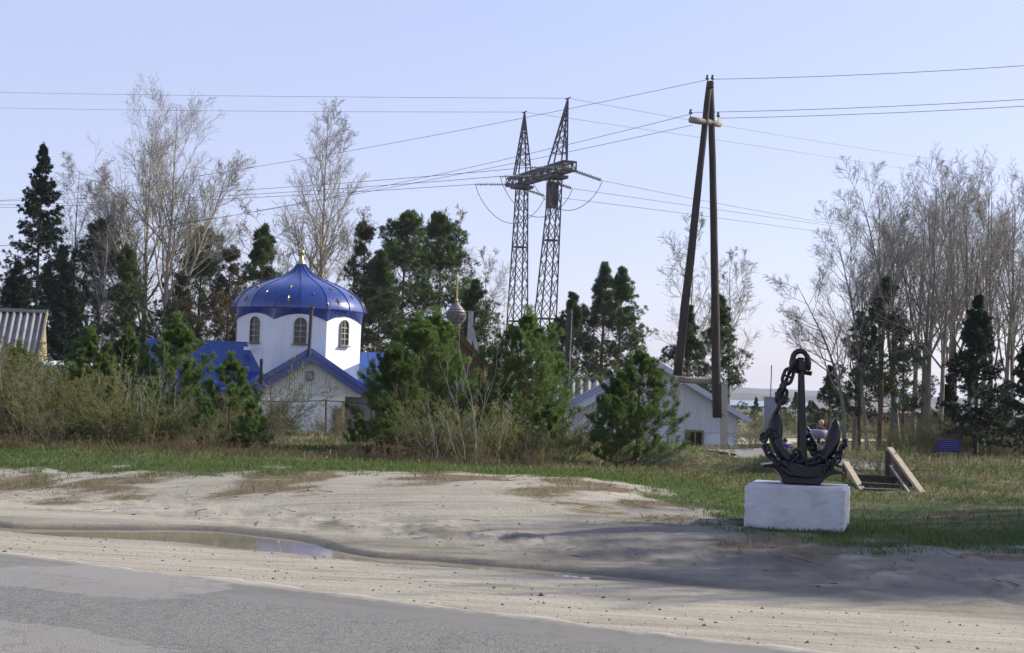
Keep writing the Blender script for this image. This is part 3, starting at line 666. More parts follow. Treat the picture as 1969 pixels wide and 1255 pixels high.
#==PLANTS==
# ------------------------------------------------------------------ plants in their places
def plants():
    # --- bare poplars behind the church
    A = poplar(11, 19, .26, nprim=23, f0=.26, ang=34, Lr=.42, up=.5, buds=.1, fork=[(.42, -.55, .1, .5)], tw=.011, name='poplar_a')
    Bm = poplar(12, 20, .27, lean=(.03, 0), nprim=23, f0=.24, ang=34, Lr=.42, up=.5, buds=.1, fork=[(.36, .55, -.1, .55)], tw=.011, name='poplar_b')
    Cm = poplar(13, 20, .23, nprim=34, f0=.30, ang=34, Lr=.29, up=.5, buds=.1, tw=.011, name='poplar_c')
    plant('poplar_tree', A, 266, 86, 'tall bare poplar left of the blue dome, left one of the twin trunks', 'tree', top=170, hp=19, group='tall bare poplars behind the church')
    plant('poplar_tree', Bm, 298, 84, 'tallest bare poplar on the left, with a long limb spreading right', 'tree', top=148, hp=20, group='tall bare poplars behind the church')
    plant('poplar_tree', Cm, 600, 92, 'tall slender bare poplar rising straight behind the blue dome', 'tree', top=178, hp=20, group='tall bare poplars behind the church')
    S1 = poplar(14, 11, .12, nprim=15, f0=.25, ang=34, Lr=.34, twigs=(7, 5, 4), buds=.15, tw=.013, name='poplar_s')
    S2 = poplar(15, 9, .10, lean=(-.25, 0), bend=(-.06, 0), nprim=12, f0=.3, ang=40, Lr=.36, twigs=(7, 5, 3), buds=.2, tw=.013, name='poplar_t')
    plant('poplar_tree', S2, 590, 88, 'low bare poplar leaning left out of the blue dome, thin crown', 'tree', top=385, hp=9)
    plant('poplar_tree', S1, 668, 90, 'short bare poplar between the dome and the dark pines', 'tree', top=395, hp=11, rz=2)
    plant('poplar_tree', S1, 1322, 78, 'pale bare poplar seen between the legs of the wooden pole', 'tree', top=408, hp=11, rz=1)
    plant('aspen_tree', S1, 925, 96, 'faint bare aspen at the right edge of the big dark pines', 'tree', top=470, hp=11, rz=4)
    plant('aspen_tree', S1, 868, 98, 'faint bare aspen top poking above the big dark pines', 'tree', top=395, hp=11, rz=.4)
    plant('poplar_tree', S1, 1395, 74, 'small bare poplar just right of the wooden pole', 'tree', top=470, hp=11, rz=3)
    bir = poplar(16, 15, .16, nprim=20, f0=.2, ang=34, Lr=.28, twigs=(8, 6, 5), bark='birch_bark', twig='birch_twig', tw=.010, droop=.22, name='birch')
    plant('birch_tree', bir, 128, 86, 'bare drooping birch with a pale trunk beside the left spruce', 'tree', top=290, hp=15)
    plant('birch_tree', bir, 188, 80, 'thin bare birch in front of the left pines', 'tree', top=400, hp=15, rz=2)

    # --- spruces
    sp = spruce(21, 15, 3.4, nb=200, name='spruce_a', droop=-.7, M=5, w=.04)
    plant('spruce_tree', sp, 58, 80, 'tall narrow dark spruce near the left edge', 'tree', top=278, hp=15)
    sp2 = spruce(22, 6, 1.9, nb=130, M=7, name='spruce_b', l=.13, w=.024, rad=.09, droop=-.5)
    plant('spruce_tree', sp2, 1876, 47, 'dark spruce at the right in front of the bare grove', 'tree', top=565, hp=6)
    plant('spruce_tree', sp2, 1975, 45, 'dark spruce cut off by the right edge', 'tree', top=640, hp=6, rz=2)
    plant('spruce_tree', sp2, 1820, 58, 'small dark spruce low among the grove trunks', 'tree', top=720, hp=6, rz=4)
    plant('spruce_tree', sp2, 1935, 56, 'small dark spruce between the two large right spruces', 'tree', top=735, hp=6, rz=1)
    plant('spruce_tree', sp2, 120, 74, 'squat dark spruce filling the gap behind the corrugated shed', 'tree', top=520, hp=6, rz=1)
    plant('spruce_tree', sp2, 20, 76, 'squat dark spruce at the left edge behind the corrugated shed', 'tree', top=500, hp=6, rz=3)

    # --- grown pines
    PA = pine(31, 12, 3.9, f0=.12, nb=96, sub=7, M=9, l=.21, w=.032, up=.3, tuftn=2, name='pine_a')
    PB = pine(32, 11, 3.1, f0=.15, nb=84, sub=7, M=9, l=.2, w=.03, up=.3, tuftn=2, name='pine_b', shape=.9)
    PC_ = pine(33, 10, 2.8, f0=.1, nb=80, sub=7, M=9, l=.2, w=.03, up=.3, tuftn=2, name='pine_c', shape=.95, leaf='pine_needles_blue')
    PR = pine(34, 11, 3.2, f0=.12, nb=66, sub=7, M=8, l=.2, w=.03, up=.3, tuftn=2, name='pine_rust', leaf='pine_needles_rust')
    PD = pine(35, 9, 2.3, f0=.28, nb=44, sub=6, M=10, l=.18, w=.03, tuftn=2, name='pine_thin', shape=.8, bare=16, leaf='pine_needles_blue', up=.25)
    for m, px, Y, top, hp, rz, lab in (
            (PA, 180, 84, 415, 12, 0, 'broad dark pine right of the left spruce'),
            (PB, 232, 80, 470, 11, 1, 'smaller dark pine just left of the twin poplars'),
            (PC_, 105, 82, 470, 10, 3, 'dark pine half hidden behind the left birch'),
            (PA, 372, 88, 432, 12, 2, 'dark green pine between the twin poplars and the dome'),
            (PR, 428, 84, 470, 11, 0, 'rust-brown thinning pine left of the blue dome'),
            (PB, 490, 86, 430, 11, 4, 'green pine rising just left of the dome top'),
            (PR, 340, 80, 520, 11, 2, 'brownish pine low behind the left roof'),
            (PR, 690, 84, 425, 11, 3, 'dull brownish pine right behind the dome'),
            (PA, 762, 84, 402, 12, 1, 'largest dark pine right of the church, rounded top'),
            (PA, 838, 86, 408, 12, 4, 'tall dark pine, right one of the big pair beside the church'),
            (PB, 720, 78, 480, 11, 2, 'shadowed pine against the right side of the dome'),
            (PB, 905, 84, 535, 11, 5, 'lower dark pine stepping down towards the steel pylon'),
            (PC_, 1152, 88, 502, 10, 0, 'tall pointed pine above the corrugated shed roof'),
            (PB, 1185, 86, 512, 11, 2, 'slim pointed pine touching its taller neighbour right of the pylon'),
            (PC_, 1092, 84, 560, 10, 2, 'shorter dark pine beside the dark metal pipe'),
            (PB, 1060, 90, 610, 11, 3, 'low dark pine at the foot of the pylon'),
            (PC_, 1318, 68, 585, 10, 4, 'dark pine behind the white outbuilding, between the pole legs'),
            (PB, 1378, 70, 565, 11, 1, 'dark spreading pine just right of the wooden pole'),
            (PC_, 1592, 62, 700, 10, 1, 'small rounded dark pine behind the anchor'),
            (PD, 1690, 54, 528, 9, 0, 'tall layered dark pine behind and right of the anchor'),
            (PD, 1650, 56, 595, 9, 2, 'thin layered pine with bare lower trunk right of the anchor'),
            (PD, 1735, 58, 610, 9, 4, 'thin dark pine inside the right grove'),
            (PC_, 1500, 110, 735, 10, 3, 'tiny far pine seen beside the anchor chain')):
        plant('pine_tree', m, px, Y, lab, 'tree', top=top, hp=hp, rz=rz, group='grown pine trees')

    # --- bare grove on the right
    G1 = poplar(41, 13, .17, lean=(-.03, 0), nprim=15, f0=.3, ang=31, Lr=.40, up=.6, twigs=(7, 5, 3), bark='poplar_dark', twig='grove_twig', tw=.010, name='grove_a')
    G2 = poplar(42, 13, .16, lean=(.05, .02), nprim=13, f0=.32, ang=31, Lr=.40, up=.6, twigs=(7, 5, 3), bark='poplar_dark', twig='grove_twig', tw=.010, fork=[(.34, -.3, 0, .55)], name='grove_b')
    G3 = poplar(43, 12, .13, lean=(-.16, 0), bend=(.03, 0), nprim=16, f0=.38, ang=34, Lr=.34, up=.6, twigs=(8, 6, 4), bark='poplar_dark', twig='grove_twig', tw=.010, name='grove_c')
    G4 = poplar(44, 8, .12, lean=(-.30, 0), bend=(.09, 0), nprim=14, f0=.34, ang=46, Lr=.42, up=.35, twigs=(8, 6, 4), bark='poplar_dark', twig='grove_twig', tw=.009, droop=.05, name='grove_d')
    for m, px, Y, top, hp, rz, lab in (
            (G4, 1622, 52, 500, 8, 0, 'bare tree leaning far left over the anchor'),
            (G3, 1668, 54, 385, 12, 0, 'bare poplar leaning left, leftmost tall one of the right grove'),
            (G3, 1728, 56, 300, 12, 0, 'bare poplar leaning slightly left behind the layered pine'),
            (G1, 1716, 60, 320, 13, 1, 'pale thin bare poplar left in the right grove'),
            (G1, 1778, 54, 270, 13, 2, 'tallest bare poplar of the right grove'),
            (G2, 1768, 57, 300, 13, 0, 'forked bare poplar right behind the tallest grove tree'),
            (G1, 1806, 52, 330, 13, 4, 'stout bare poplar left of the blue sign'),
            (G2, 1838, 60, 290, 13, 3, 'forked bare poplar above the blue sign'),
            (G1, 1868, 56, 300, 13, 0, 'straight bare poplar behind the right spruce'),
            (G1, 1905, 58, 290, 13, 5, 'bare poplar right of the large right spruce'),
            (G2, 1945, 55, 340, 13, 1, 'bare poplar near the right edge'),
            (G1, 1972, 50, 330, 13, 3, 'bare poplar cut by the right edge'),
            (G1, 1640, 64, 420, 13, 2.5, 'thin bare poplar between the leaning tree and the layered pine'),
            (G1, 1692, 62, 345, 13, .8, 'thin bare poplar just left of the layered pine top'),
            (G1, 1752, 66, 300, 13, 3.6, 'thin pale bare poplar deep in the right grove'),
            (G1, 1822, 64, 285, 13, 1.6, 'thin bare poplar behind the blue sign'),
            (G1, 1888, 66, 275, 13, 4.4, 'thin tall bare poplar behind the large right spruce'),
            (G1, 1928, 63, 300, 13, 2.2, 'thin bare poplar second from the right edge'),
            (G2, 2040, 52, 300, 13, 2, 'bare poplar just outside the right edge')):
        o = plant('poplar_tree', m, px, Y, lab, 'tree', top=top, hp=hp, rz=rz if m in (G1, G2) else 0, group='bare grove on the right')
    G5 = poplar(45, 13, .20, lean=(-.03, 0), nprim=13, f0=.26, ang=38, Lr=.40, up=.5, twigs=(5, 4, 2), bark='poplar_dark', twig='grove_twig', tw=.016, fork=[(.3, .4, .2, .5)], name='roadside_poplar')
    # roadside poplars standing to the right, outside the picture; their shade falls across the sand
    for k, (x, y, sc, m) in enumerate(((12.4, 17.5, .55, G5), (12.6, 19.3, .5, G5), (14.3, 18.4, .65, G5), (14.6, 20.2, .62, G5), (16.2, 19.2, .72, G5), (16.8, 21.2, .7, G5), (18.2, 20.1, .8, G5), (19.4, 22.1, .85, G5), (20.4, 20.9, .9, G5), (22.2, 22.9, .95, G5), (13.4, 18.8, .58, G5), (15.4, 19.6, .66, G1), (15.2, 18.2, .62, G1), (17.4, 20.6, .74, G1), (13.6, 20.4, .5, G1), (17.2, 19.0, .7, G5), (18.8, 21.2, .8, G1), (13.2, 21.3, .6, G5), (15.2, 22.4, .7, G5), (17.2, 23.4, .78, G5), (19.2, 24.2, .85, G5))):
        plant('poplar_tree', m, 0, 0, 'bare roadside poplar standing out of view to the right', 'tree', sc=sc, rz=k * 1.3, group='roadside poplars out of view', loc=(x, y, gz1(x, y)))

    for k, (x, y, sc, m) in enumerate(((19.4, 21.6, .9, PB), (13.9, 17.95, .5, PD), (16.4, 20.6, .62, PD), (17.4, 18.95, .7, PD), (16.0, 22.3, .6, PD), (13.8, 19.6, .45, PB), (14.8, 18.6, .52, PB), (16.8, 19.7, .62, PB), (18.8, 20.7, .72, PB), (15.4, 21.6, .5, PB), (18.2, 22.9, .66, PB))):  # unseen pines, added to deepen the shade on the sand and grass
        plant('pine_tree', m, 0, 0, 'pine added out of view to the right for its shade', 'tree', sc=sc, rz=k * 1.7, group='shade pines added out of view', loc=(x, y, gz1(x, y)))
    # --- young pines by the road bank
    Y1 = young_pine(51, 2.6, 1.55, 'young_pine_a'); Y2 = young_pine(52, 2.3, 1.15, 'young_pine_b'); Y3 = young_pine(53, 1.7, .9, 'young_pine_c', nbr=4); Y4 = young_pine(54, 3.0, 1.75, 'young_pine_d', nbr=6)
    for m, px, Y, top, hp, rz, lab in (
            (Y1, 1222, 27, 662, 2.6, 0, 'bushy bright green young pine in front of the white outbuilding'),
            (Y2, 1185, 26.5, 708, 2.3, 2, 'slimmer young pine merging into the left of the bushy one by the outbuilding'),
            (Y4, 800, 29, 595, 3.0, 0, 'large young pine right of the church gable'),
            (Y1, 760, 28, 655, 2.6, 3, 'young pine with a dense skirt at the corner of the church'),
            (Y4, 828, 31, 588, 3.0, 2, 'young pine half behind the white aspen stems'),
            (Y3, 885, 28, 800, 2.3, 1, 'low young pine under the wooden gable'),
            (Y4, 1005, 30, 585, 3.0, 4, 'tall young pine in front of the pylon foot'),
            (Y3, 1050, 29, 770, 2.6, 5, 'shorter young pine left of the corrugated roof'),
            (Y2, 985, 31, 680, 2.3, 3, 'narrow young pine left of the pylon foot'),
            (Y3, 690, 26, 790, 1.7, 0, 'small young pine standing before the grey church wall'),
            (Y3, 440, 28, 672, 1.7, 0, 'young pine in front of the left church roof'),
            (Y3, 482, 27, 760, 1.7, 2, 'little young pine left of the church gable'),
            (Y2, 330, 31, 598, 2.6, 1, 'tall young pine in the thicket left of the blue roof'),
            (Y3, 285, 29, 720, 2.3, 4, 'young pine deep in the left thicket'),
            (Y2, 240, 33, 625, 2.6, 4, 'young pine below the twin poplar trunks'),
            (Y2, 165, 32, 625, 2.3, 5, 'narrow young pine in the thicket right of the shed'),
            (Y3, 395, 27, 760, 1.7, 4, 'small young pine low in the thicket'),
            (Y3, 215, 28, 720, 1.7, 1, 'small young pine at the middle of the left thicket'),
            (Y2, 30, 33, 650, 2.3, 3, 'young pine before the corrugated shed at the left edge'),
            (Y3, 110, 27.5, 745, 1.7, 2, 'small young pine low before the whitewashed shed'),
            (Y2, 745, 26, 760, 2.3, 5, 'low dense young pine at the foot of the large one'),
            (Y3, 835, 26.5, 770, 1.7, 1, 'small young pine behind the low aspen bush'),
            (Y3, 930, 28.5, 790, 2.6, 0, 'young pine in the middle of the row right of the church'),
            (Y3, 560, 40, 800, 1.7, 3, 'tiny young pine near the church fence')):
        plant('young_pine', m, px, Y, lab, 'pine sapling', top=top, hp=hp, rz=rz, group='young pines behind the road bank')

    # --- shrubs
    B1 = shrub(61, 2.0, 14, .75, 'shrub_a', buds=.7); B2 = shrub(62, 1.8, 16, 1.0, 'shrub_b', bark='twig_grey', buds=.5); B3 = shrub(63, 1.6, 12, .8, 'shrub_c', bark='twig_olive', buds=1.0)
    B4 = shrub(64, 2.4, 3, .32, 'shrub_d', bark='aspen_bark', buds=.3, r=.010, sub=(5, 4, 2), base=.3); B5 = shrub(65, .9, 16, 1.3, 'shrub_e', leaf='rust_leaf', buds=.4, r=.006, sub=(6, 4, 2)); pn = ('stems', 'twigs')
    rg = random.Random(5)
    def bush(m, px, Y, top, hp, lab, grp, cat='shrub'):
        plant('shrub', m, px, Y, lab, cat, top=top, hp=hp, rz=rg.uniform(0, 6), group=grp, pn=pn)
    kinds = [(B1, 2.0, 'tan'), (B2, 1.8, 'dark grey'), (B3, 1.6, 'olive, budding'), (B3, 1.6, 'olive, budding'), (B1, 2.0, 'tan')]
    for i in range(50):
        px = -40 + 535 * (i + rg.random()) / 50; Y = rg.uniform(25.0, 33); m, hp, kd = rg.choice(kinds)
        where = 'below the corrugated shed' if px < 110 else 'in the middle of the left thicket' if px < 330 else 'in front of the left church roof'
        bush(m, px, Y, rg.uniform(635, 800) if px < 200 else rg.uniform(670, 780) if px < 290 else rg.uniform(725, 815), hp, kd + ' bare shrub ' + where, 'thicket left of the church')
    for px, Y, top in ((205, 26.5, 650), (228, 27, 665), (285, 26.5, 640), (300, 27.5, 670), (90, 27, 650), (20, 26.5, 610)):
        bush(B4, px, Y, top, 2.4, 'pale-stemmed bare sapling rising out of the left thicket', 'pale saplings in the left thicket')
    for px, Y, top, lab in ((897, 24.4, 640, 'white-stemmed bare aspen bush standing before the wooden gable'), (925, 24.8, 600, 'white-stemmed bare aspen bush reaching up beside the pylon'), (845, 25, 720, 'white-stemmed bare aspen bush spreading low to the left')):
        bush(B4, px, Y, top, 2.4, lab, 'white aspen bushes at the bank')
    mid = 'low twiggy shrub between the young pines right of the church'
    for px in (735, 770, 800, 825, 855, 885, 915, 945, 985, 1010, 1050, 1085):
        m, hp = rg.choice([(B3, 1.6), (B2, 1.8), (B1, 2.0)]); bush(m, px, rg.uniform(24.8, 28.5), rg.uniform(740, 830), hp, mid, 'low shrubs between the young pines')
    for px, Y, top, lab in ((508, 34, 680, 'thin bare shrub left of the church gable'), (530, 36, 770, 'dark bare shrub against the white church wall'), (648, 36, 775, 'brown shrub at the corner of the church wall'), (610, 44, 790, 'sparse little shrub before the church fence'),
                            (1450, 44, 800, 'small bare shrub beside the white outbuilding'), (1438, 40, 815, 'low bare shrub right of the concrete pole foot'), (1100, 36, 800, 'grey bare shrub left of the outbuilding'), (1075, 34, 815, 'grey bare shrub below the corrugated roof'), (1130, 38, 810, 'bare shrub under the outbuilding eave')):
        bush(B2, px, Y, top, 1.8, lab, 'scattered bare shrubs')
    for i in range(14):
        px = 1445 + 270 * (i + rg.random()) / 14; bush(rg.choice([B2, B1, B3]), px, rg.uniform(82, 125), rg.uniform(778, 800), 1.8, 'distant grey scrub in the field behind the anchor', 'distant scrub behind the anchor')
    for px, Y, top, lab in ((1452, 130, 762, 'tiny far pine beside the outbuilding eave'), (1528, 120, 752, 'tiny far pine just left of the anchor shank'), (1556, 140, 768, 'tiny far pine just right of the anchor shank'), (1625, 125, 757, 'far pine seen past the right fluke')):
        plant('pine_tree', PC_, px, Y, lab, 'tree', top=top, hp=10, rz=px, group='far pines in the field')
    low = 'low brown brushwood along the foot of the thicket'
    for i in range(30):
        px = -30 + (530 * i / 18 if i < 18 else 540 + (i - 18) * 48); bush(B5, px, rg.uniform(24.0, 25.6), rg.uniform(812, 848) + .045 * px * .6, .9, low, 'brushwood along the bank')
    und = 'dark undergrowth shrub beneath the right grove'
    for i in range(22):
        px = 1690 + 300 * (i + rg.random()) / 22; bush(rg.choice([B2, B1]), px, rg.uniform(46, 58), rg.uniform(770, 835), 1.8, und, 'undergrowth of the right grove')
    for px, Y, top, lab in ((1700, 24.8, 815, 'thin bare twig plant by the footbridge rail'), (1770, 25, 880, 'dry twig plant right of the footbridge'), (1640, 30, 868, 'dry twig plant between the footbridge rails')):
        bush(B2, px, Y, top, 1.8, lab, 'twig plants by the footbridge')
plants()

# ------------------------------------------------------------------ grass, litter, stones
leafy('grass_green', [(.058, .125, .02), (.09, .185, .032), (.15, .21, .05), (.21, .20, .09)], .38)
leafy('grass_field', [(.06, .095, .025), (.09, .125, .035), (.24, .20, .11), (.16, .145, .06)], .3)
leafy('grass_dry', [(.20, .155, .085), (.30, .24, .14), (.38, .32, .20), (.14, .10, .06)], .25)
simple('pebble', (.26, .235, .195), (.07, .06, .05), 3, .95)
def grass(name, n, seed, region, dens, h, w, mat, label, hv=.4, lean=.35):
    rg = np.random.default_rng(seed); (x0, x1, y0, y1) = region
    # denser near the viewer: depth drawn on a log scale
    Y = np.exp(rg.uniform(math.log(y0), math.log(y1), n)); lim = .385 * Y
    X = rg.uniform(-1, 1, n) * lim
    k = (X > x0) & (X < x1); X, Y = X[k], Y[k]
    pr = dens(X, Y); k = rg.uniform(size=len(X)) < pr; X, Y = X[k], Y[k]; Z = gz(X, Y)
    sc = np.clip(Y / 22, .8, 1.8)[:, None]; N = len(X)
    p = np.stack([X, Y, Z - .01], -1); d = nrm(np.array([0, 0, 1.0]) + lean * rg.normal(size=(N, 3)))
    hh = h * rg.uniform(1 - hv, 1 + hv, (N, 1)) * np.clip(sc, .9, 1.5); az = rg.uniform(0, 6.283, N); s = np.stack([np.cos(az), np.sin(az), 0 * az], -1) * w * sc * .5
    bend = nrm(rg.normal(size=(N, 3)) * np.array([1, 1, .1])) * hh * .3
    V = np.stack([p - s, p + s, p + d * hh * .6 + s * .7, p + d * hh + bend, p + d * hh * .6 - s * .7], 1).reshape(-1, 3)
    b = np.arange(N)[:, None] * 5
    tag(obj(name, mesh_np(name, V, b + np.array([[0, 1, 2, 3, 4]])), mat), label, 'grass', kind='stuff')
def clear(x, y):
    o = on_ground(1690, 945)
    return ~((np.abs(x - o[0] + .1) < .55) & (y > o[1] - .25) & (y < o[1] + 2.6)) & ~((np.abs(x - .2 * y) < .9) & (y > 35) & (y < 41.5))
def d_green(x, y):
    s, t = st(x, y); tg = np.interp(s, GS, GT); g, d, w = cover_masks(x, y)
    return g * np.clip(1.2 - sst(tg + 1.2, tg + 3.2, t) * .95, 0, 1) * np.clip(.75 + .6 * fbm(x, y, 1.2, 51), .1, 1) * (np.abs(x - 3.65) + np.abs(y - 18.45) > .9)
def d_field(x, y):
    s, t = st(x, y); tg = np.interp(s, GS, GT); g, d, w = cover_masks(x, y)
    on_path = (np.abs(x - 7.3) < 1.3) & (y > 28.4) & (y < 43)
    return sst(tg + 1.5, tg + 3, t) * np.clip(1.1 - d, .15, 1) * ~on_path * clear(x, y)
def d_dry(x, y):
    s, t = st(x, y); tg = np.interp(s, GS, GT); g, d, w = cover_masks(x, y)
    on_path = (np.abs(x - 7.3) < 1.3) & (y > 28.4) & (y < 43)
    return sst(.35, .8, d) * (.5 + .5 * sst(tg + 1, tg + 2.5, t)) * ~on_path * clear(x, y) * np.clip(.6 + .9 * fbm(x, y, 2, 52), 0, 1)
grass('green_grass', 330000, 1, (-14, 14, 15.5, 34), d_green, .062, .009, 'grass_green', 'short fresh green grass along the top of the road bank')
grass('meadow_grass', 140000, 2, (-30, 40, 21, 95), d_field, .075, .012, 'grass_field', 'mixed green and yellowish meadow grass behind the bank')
grass('dry_grass', 200000, 3, (-30, 40, 16, 60), d_dry, .11, .008, 'grass_dry', 'pale dead grass lying in tufts behind the bank', lean=.7)
def pebbles():
    rg = np.random.default_rng(9); N = 1500; s = rg.uniform(-17, 6, N); t = np.where(rg.uniform(size=N) < .8, rg.uniform(.05, 2.4, N), rg.uniform(4.2, 7, N))
    X = TAN[0] * s + NRM[0] * (t + T0); Y = TAN[1] * s + NRM[1] * (t + T0); Z = gz(X, Y); k = pool_q(s, t) ** 2 > 1.3; X, Y, Z = X[k], Y[k], Z[k]; N = len(X)
    r = .007 + .016 * rg.uniform(size=N) ** 4; r[rg.choice(N, 26, False)] *= 2.4
    O = np.array([(1, 0, 0), (0, 1, 0), (-1, 0, 0), (0, -1, 0), (0, 0, .7), (0, 0, -.5)]); V = np.stack([X, Y, Z], -1)[:, None] + O[None] * r[:, None, None] * rg.uniform(.6, 1.3, (N, 6, 1))
    Fc = np.array([(0, 1, 4), (1, 2, 4), (2, 3, 4), (3, 0, 4), (1, 0, 5), (2, 1, 5), (3, 2, 5), (0, 3, 5)])
    tag(obj('gravel', mesh_np('gravel', V.reshape(-1, 3), (np.arange(N)[:, None, None] * 6 + Fc[None]).reshape(-1, 3)), 'pebble'), 'loose pebbles scattered over the sandy shoulder', 'gravel', kind='stuff')
pebbles()
def litter():
    rg = np.random.default_rng(19); N = 420; s_ = rg.uniform(-18, 4, N); t_ = rg.uniform(3.6, 9.5, N); X = TAN[0] * s_ + NRM[0] * (t_ + T0); Y = TAN[1] * s_ + NRM[1] * (t_ + T0); Z = gz(X, Y) + .006; az = rg.uniform(0, 6.283, N)
    Pp, Rr = grow(rg, np.stack([X, Y, Z], -1), np.stack([np.cos(az), np.sin(az), .02 + 0 * az], -1), .05 + .3 * rg.uniform(size=N) ** 3, rg.uniform(.002, .006, N), 4, 0, .25, .6)
    V, Q = tubes([(Pp, Rr, 4)]); tag(obj('twig_litter', mesh_np('twig_litter', V, Q), 'dead_twig'), 'broken twigs and straw lying on the sandy bank', 'litter', kind='stuff')
simple('dead_twig', (.16, .12, .08), (.08, .06, .045), 5, .95)
litter()
#==BUILDINGS==
# ------------------------------------------------------------------ the church
def metal_blue(name, c, rough, var=.5):
    m, n, l, b = new_mat(name); co = objco(n); f = noise(n, l, 1.3, 5, co)
    l.new(ramp(n, l, f, [(.3, tuple(v * (1 - .25 * var) for v in c)), (.7, c)]), b.inputs['Base Color'])
    l.new(ramp(n, l, noise(n, l, 2.5, 5, co), [(.3, (rough * .75,) * 3), (.7, (rough * 1.3,) * 3)]), b.inputs['Roughness'])
    b.inputs['Specular IOR Level'].default_value = .6; b.inputs['Coat Weight'].default_value = .9; b.inputs['Coat Roughness'].default_value = rough * .7
    bump(n, l, b, noise(n, l, .9, 2, co), .12, .05)
metal_blue('blue_metal', (.018, .062, .28), .18)
metal_blue('blue_dome', (.010, .036, .22), .27)
metal_blue('slate_blue', (.10, .11, .17), .6)
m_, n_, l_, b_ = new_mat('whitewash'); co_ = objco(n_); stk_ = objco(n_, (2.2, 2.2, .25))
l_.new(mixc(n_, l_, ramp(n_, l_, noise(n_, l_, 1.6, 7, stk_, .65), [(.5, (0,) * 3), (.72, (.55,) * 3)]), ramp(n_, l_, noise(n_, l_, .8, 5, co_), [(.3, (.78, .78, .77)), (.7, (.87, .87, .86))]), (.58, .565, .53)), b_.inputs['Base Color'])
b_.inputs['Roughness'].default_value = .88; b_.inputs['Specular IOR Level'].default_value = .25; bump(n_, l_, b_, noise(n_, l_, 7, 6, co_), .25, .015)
m_, n_, l_, b_ = new_mat('plinth_paint'); co_ = objco(n_); sx_ = n_.new('ShaderNodeSeparateXYZ'); l_.new(co_, sx_.inputs[0])
pt_ = ramp(n_, l_, noise(n_, l_, 3.5, 8, co_, .65), [(.3, (.47, .46, .46)), (.5, (.58, .57, .575)), (.7, (.66, .65, .655))])
spl_ = math_n(n_, l_, 'ADD', math_n(n_, l_, 'MULTIPLY', sx_.outputs[2], -3.2), math_n(n_, l_, 'MULTIPLY', noise(n_, l_, 9, 8, co_, .7), 1.7))        # mud splashed up from the ground
pt_ = mixc(n_, l_, ramp(n_, l_, spl_, [(.42, (0,) * 3), (.75, (.6,) * 3)]), pt_, (.30, .265, .20))
chp_ = ramp(n_, l_, noise(n_, l_, 13, 4, co_, .6), [(.27, (.8,) * 3), (.31, (0,) * 3)])
l_.new(mixc(n_, l_, chp_, pt_, (.42, .41, .39)), b_.inputs['Base Color']); b_.inputs['Roughness'].default_value = .85; b_.inputs['Specular IOR Level'].default_value = .25
bump(n_, l_, b_, noise(n_, l_, 16, 7, co_, .65), .5, .012)
simple('pale_board', (.74, .72, .68), (.60, .58, .54), 2, .85, stretch=(6, 1, .3), bmp=.3)
simple('gold', (.55, .45, .21), (.42, .34, .15), 3, .42, metal=.85)
simple('frame_olive', (.20, .18, .125), (.14, .125, .085), 6, .7)
simple('muntin_white', (.42, .40, .33), (.32, .30, .25), 6, .6)
simple('dark_pipe', (.045, .04, .038), (.075, .055, .045), 5, .7, bmp=.3)
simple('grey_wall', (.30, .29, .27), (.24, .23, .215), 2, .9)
simple('icon_paint', (.28, .34, .40), (.20, .18, .14), 5, .5)
simple('dry_vine', (.20, .145, .10), (.12, .085, .06), 7, .95)
m_, n_, l_, b_ = new_mat('window_glass'); b_.inputs['Base Color'].default_value = (.015, .018, .02, 1); b_.inputs['Roughness'].default_value = .08; b_.inputs['Specular IOR Level'].default_value = .6

def panels(root, el, er, rr, rl, n, mat, th=.03, seam=.035, name='roof_panel'):
    """a roof slope of n sheets with standing seams: eave left, eave right, ridge right, ridge left"""
    el, er, rr, rl = map(Vector, (el, er, rr, rl))
    for k in range(n):
        a, b = k / n, (k + 1) / n
        q = [el.lerp(er, a), el.lerp(er, b), rl.lerp(rr, b), rl.lerp(rr, a)]
        mb = MB(); mb.slab(q, th); nr = (q[1] - q[0]).cross(q[3] - q[0]); nr = nr.normalized() if nr.length > 1e-6 else Vector((0, 0, 1))
        if (q[2] - q[1]).length > .05: mb.bar(q[1] + nr * .012, q[2] + nr * .012, .03, seam, up=nr)
        mb.build(name, mat, root)

def arch_poly(w, h, n=9, x=0, z=0):
    r = w / 2
    return [(x - r, z), (x + r, z)] + [(x + r * math.cos(math.pi * i / (n - 1)), z + h - r + r * math.sin(math.pi * i / (n - 1))) for i in range(n)]

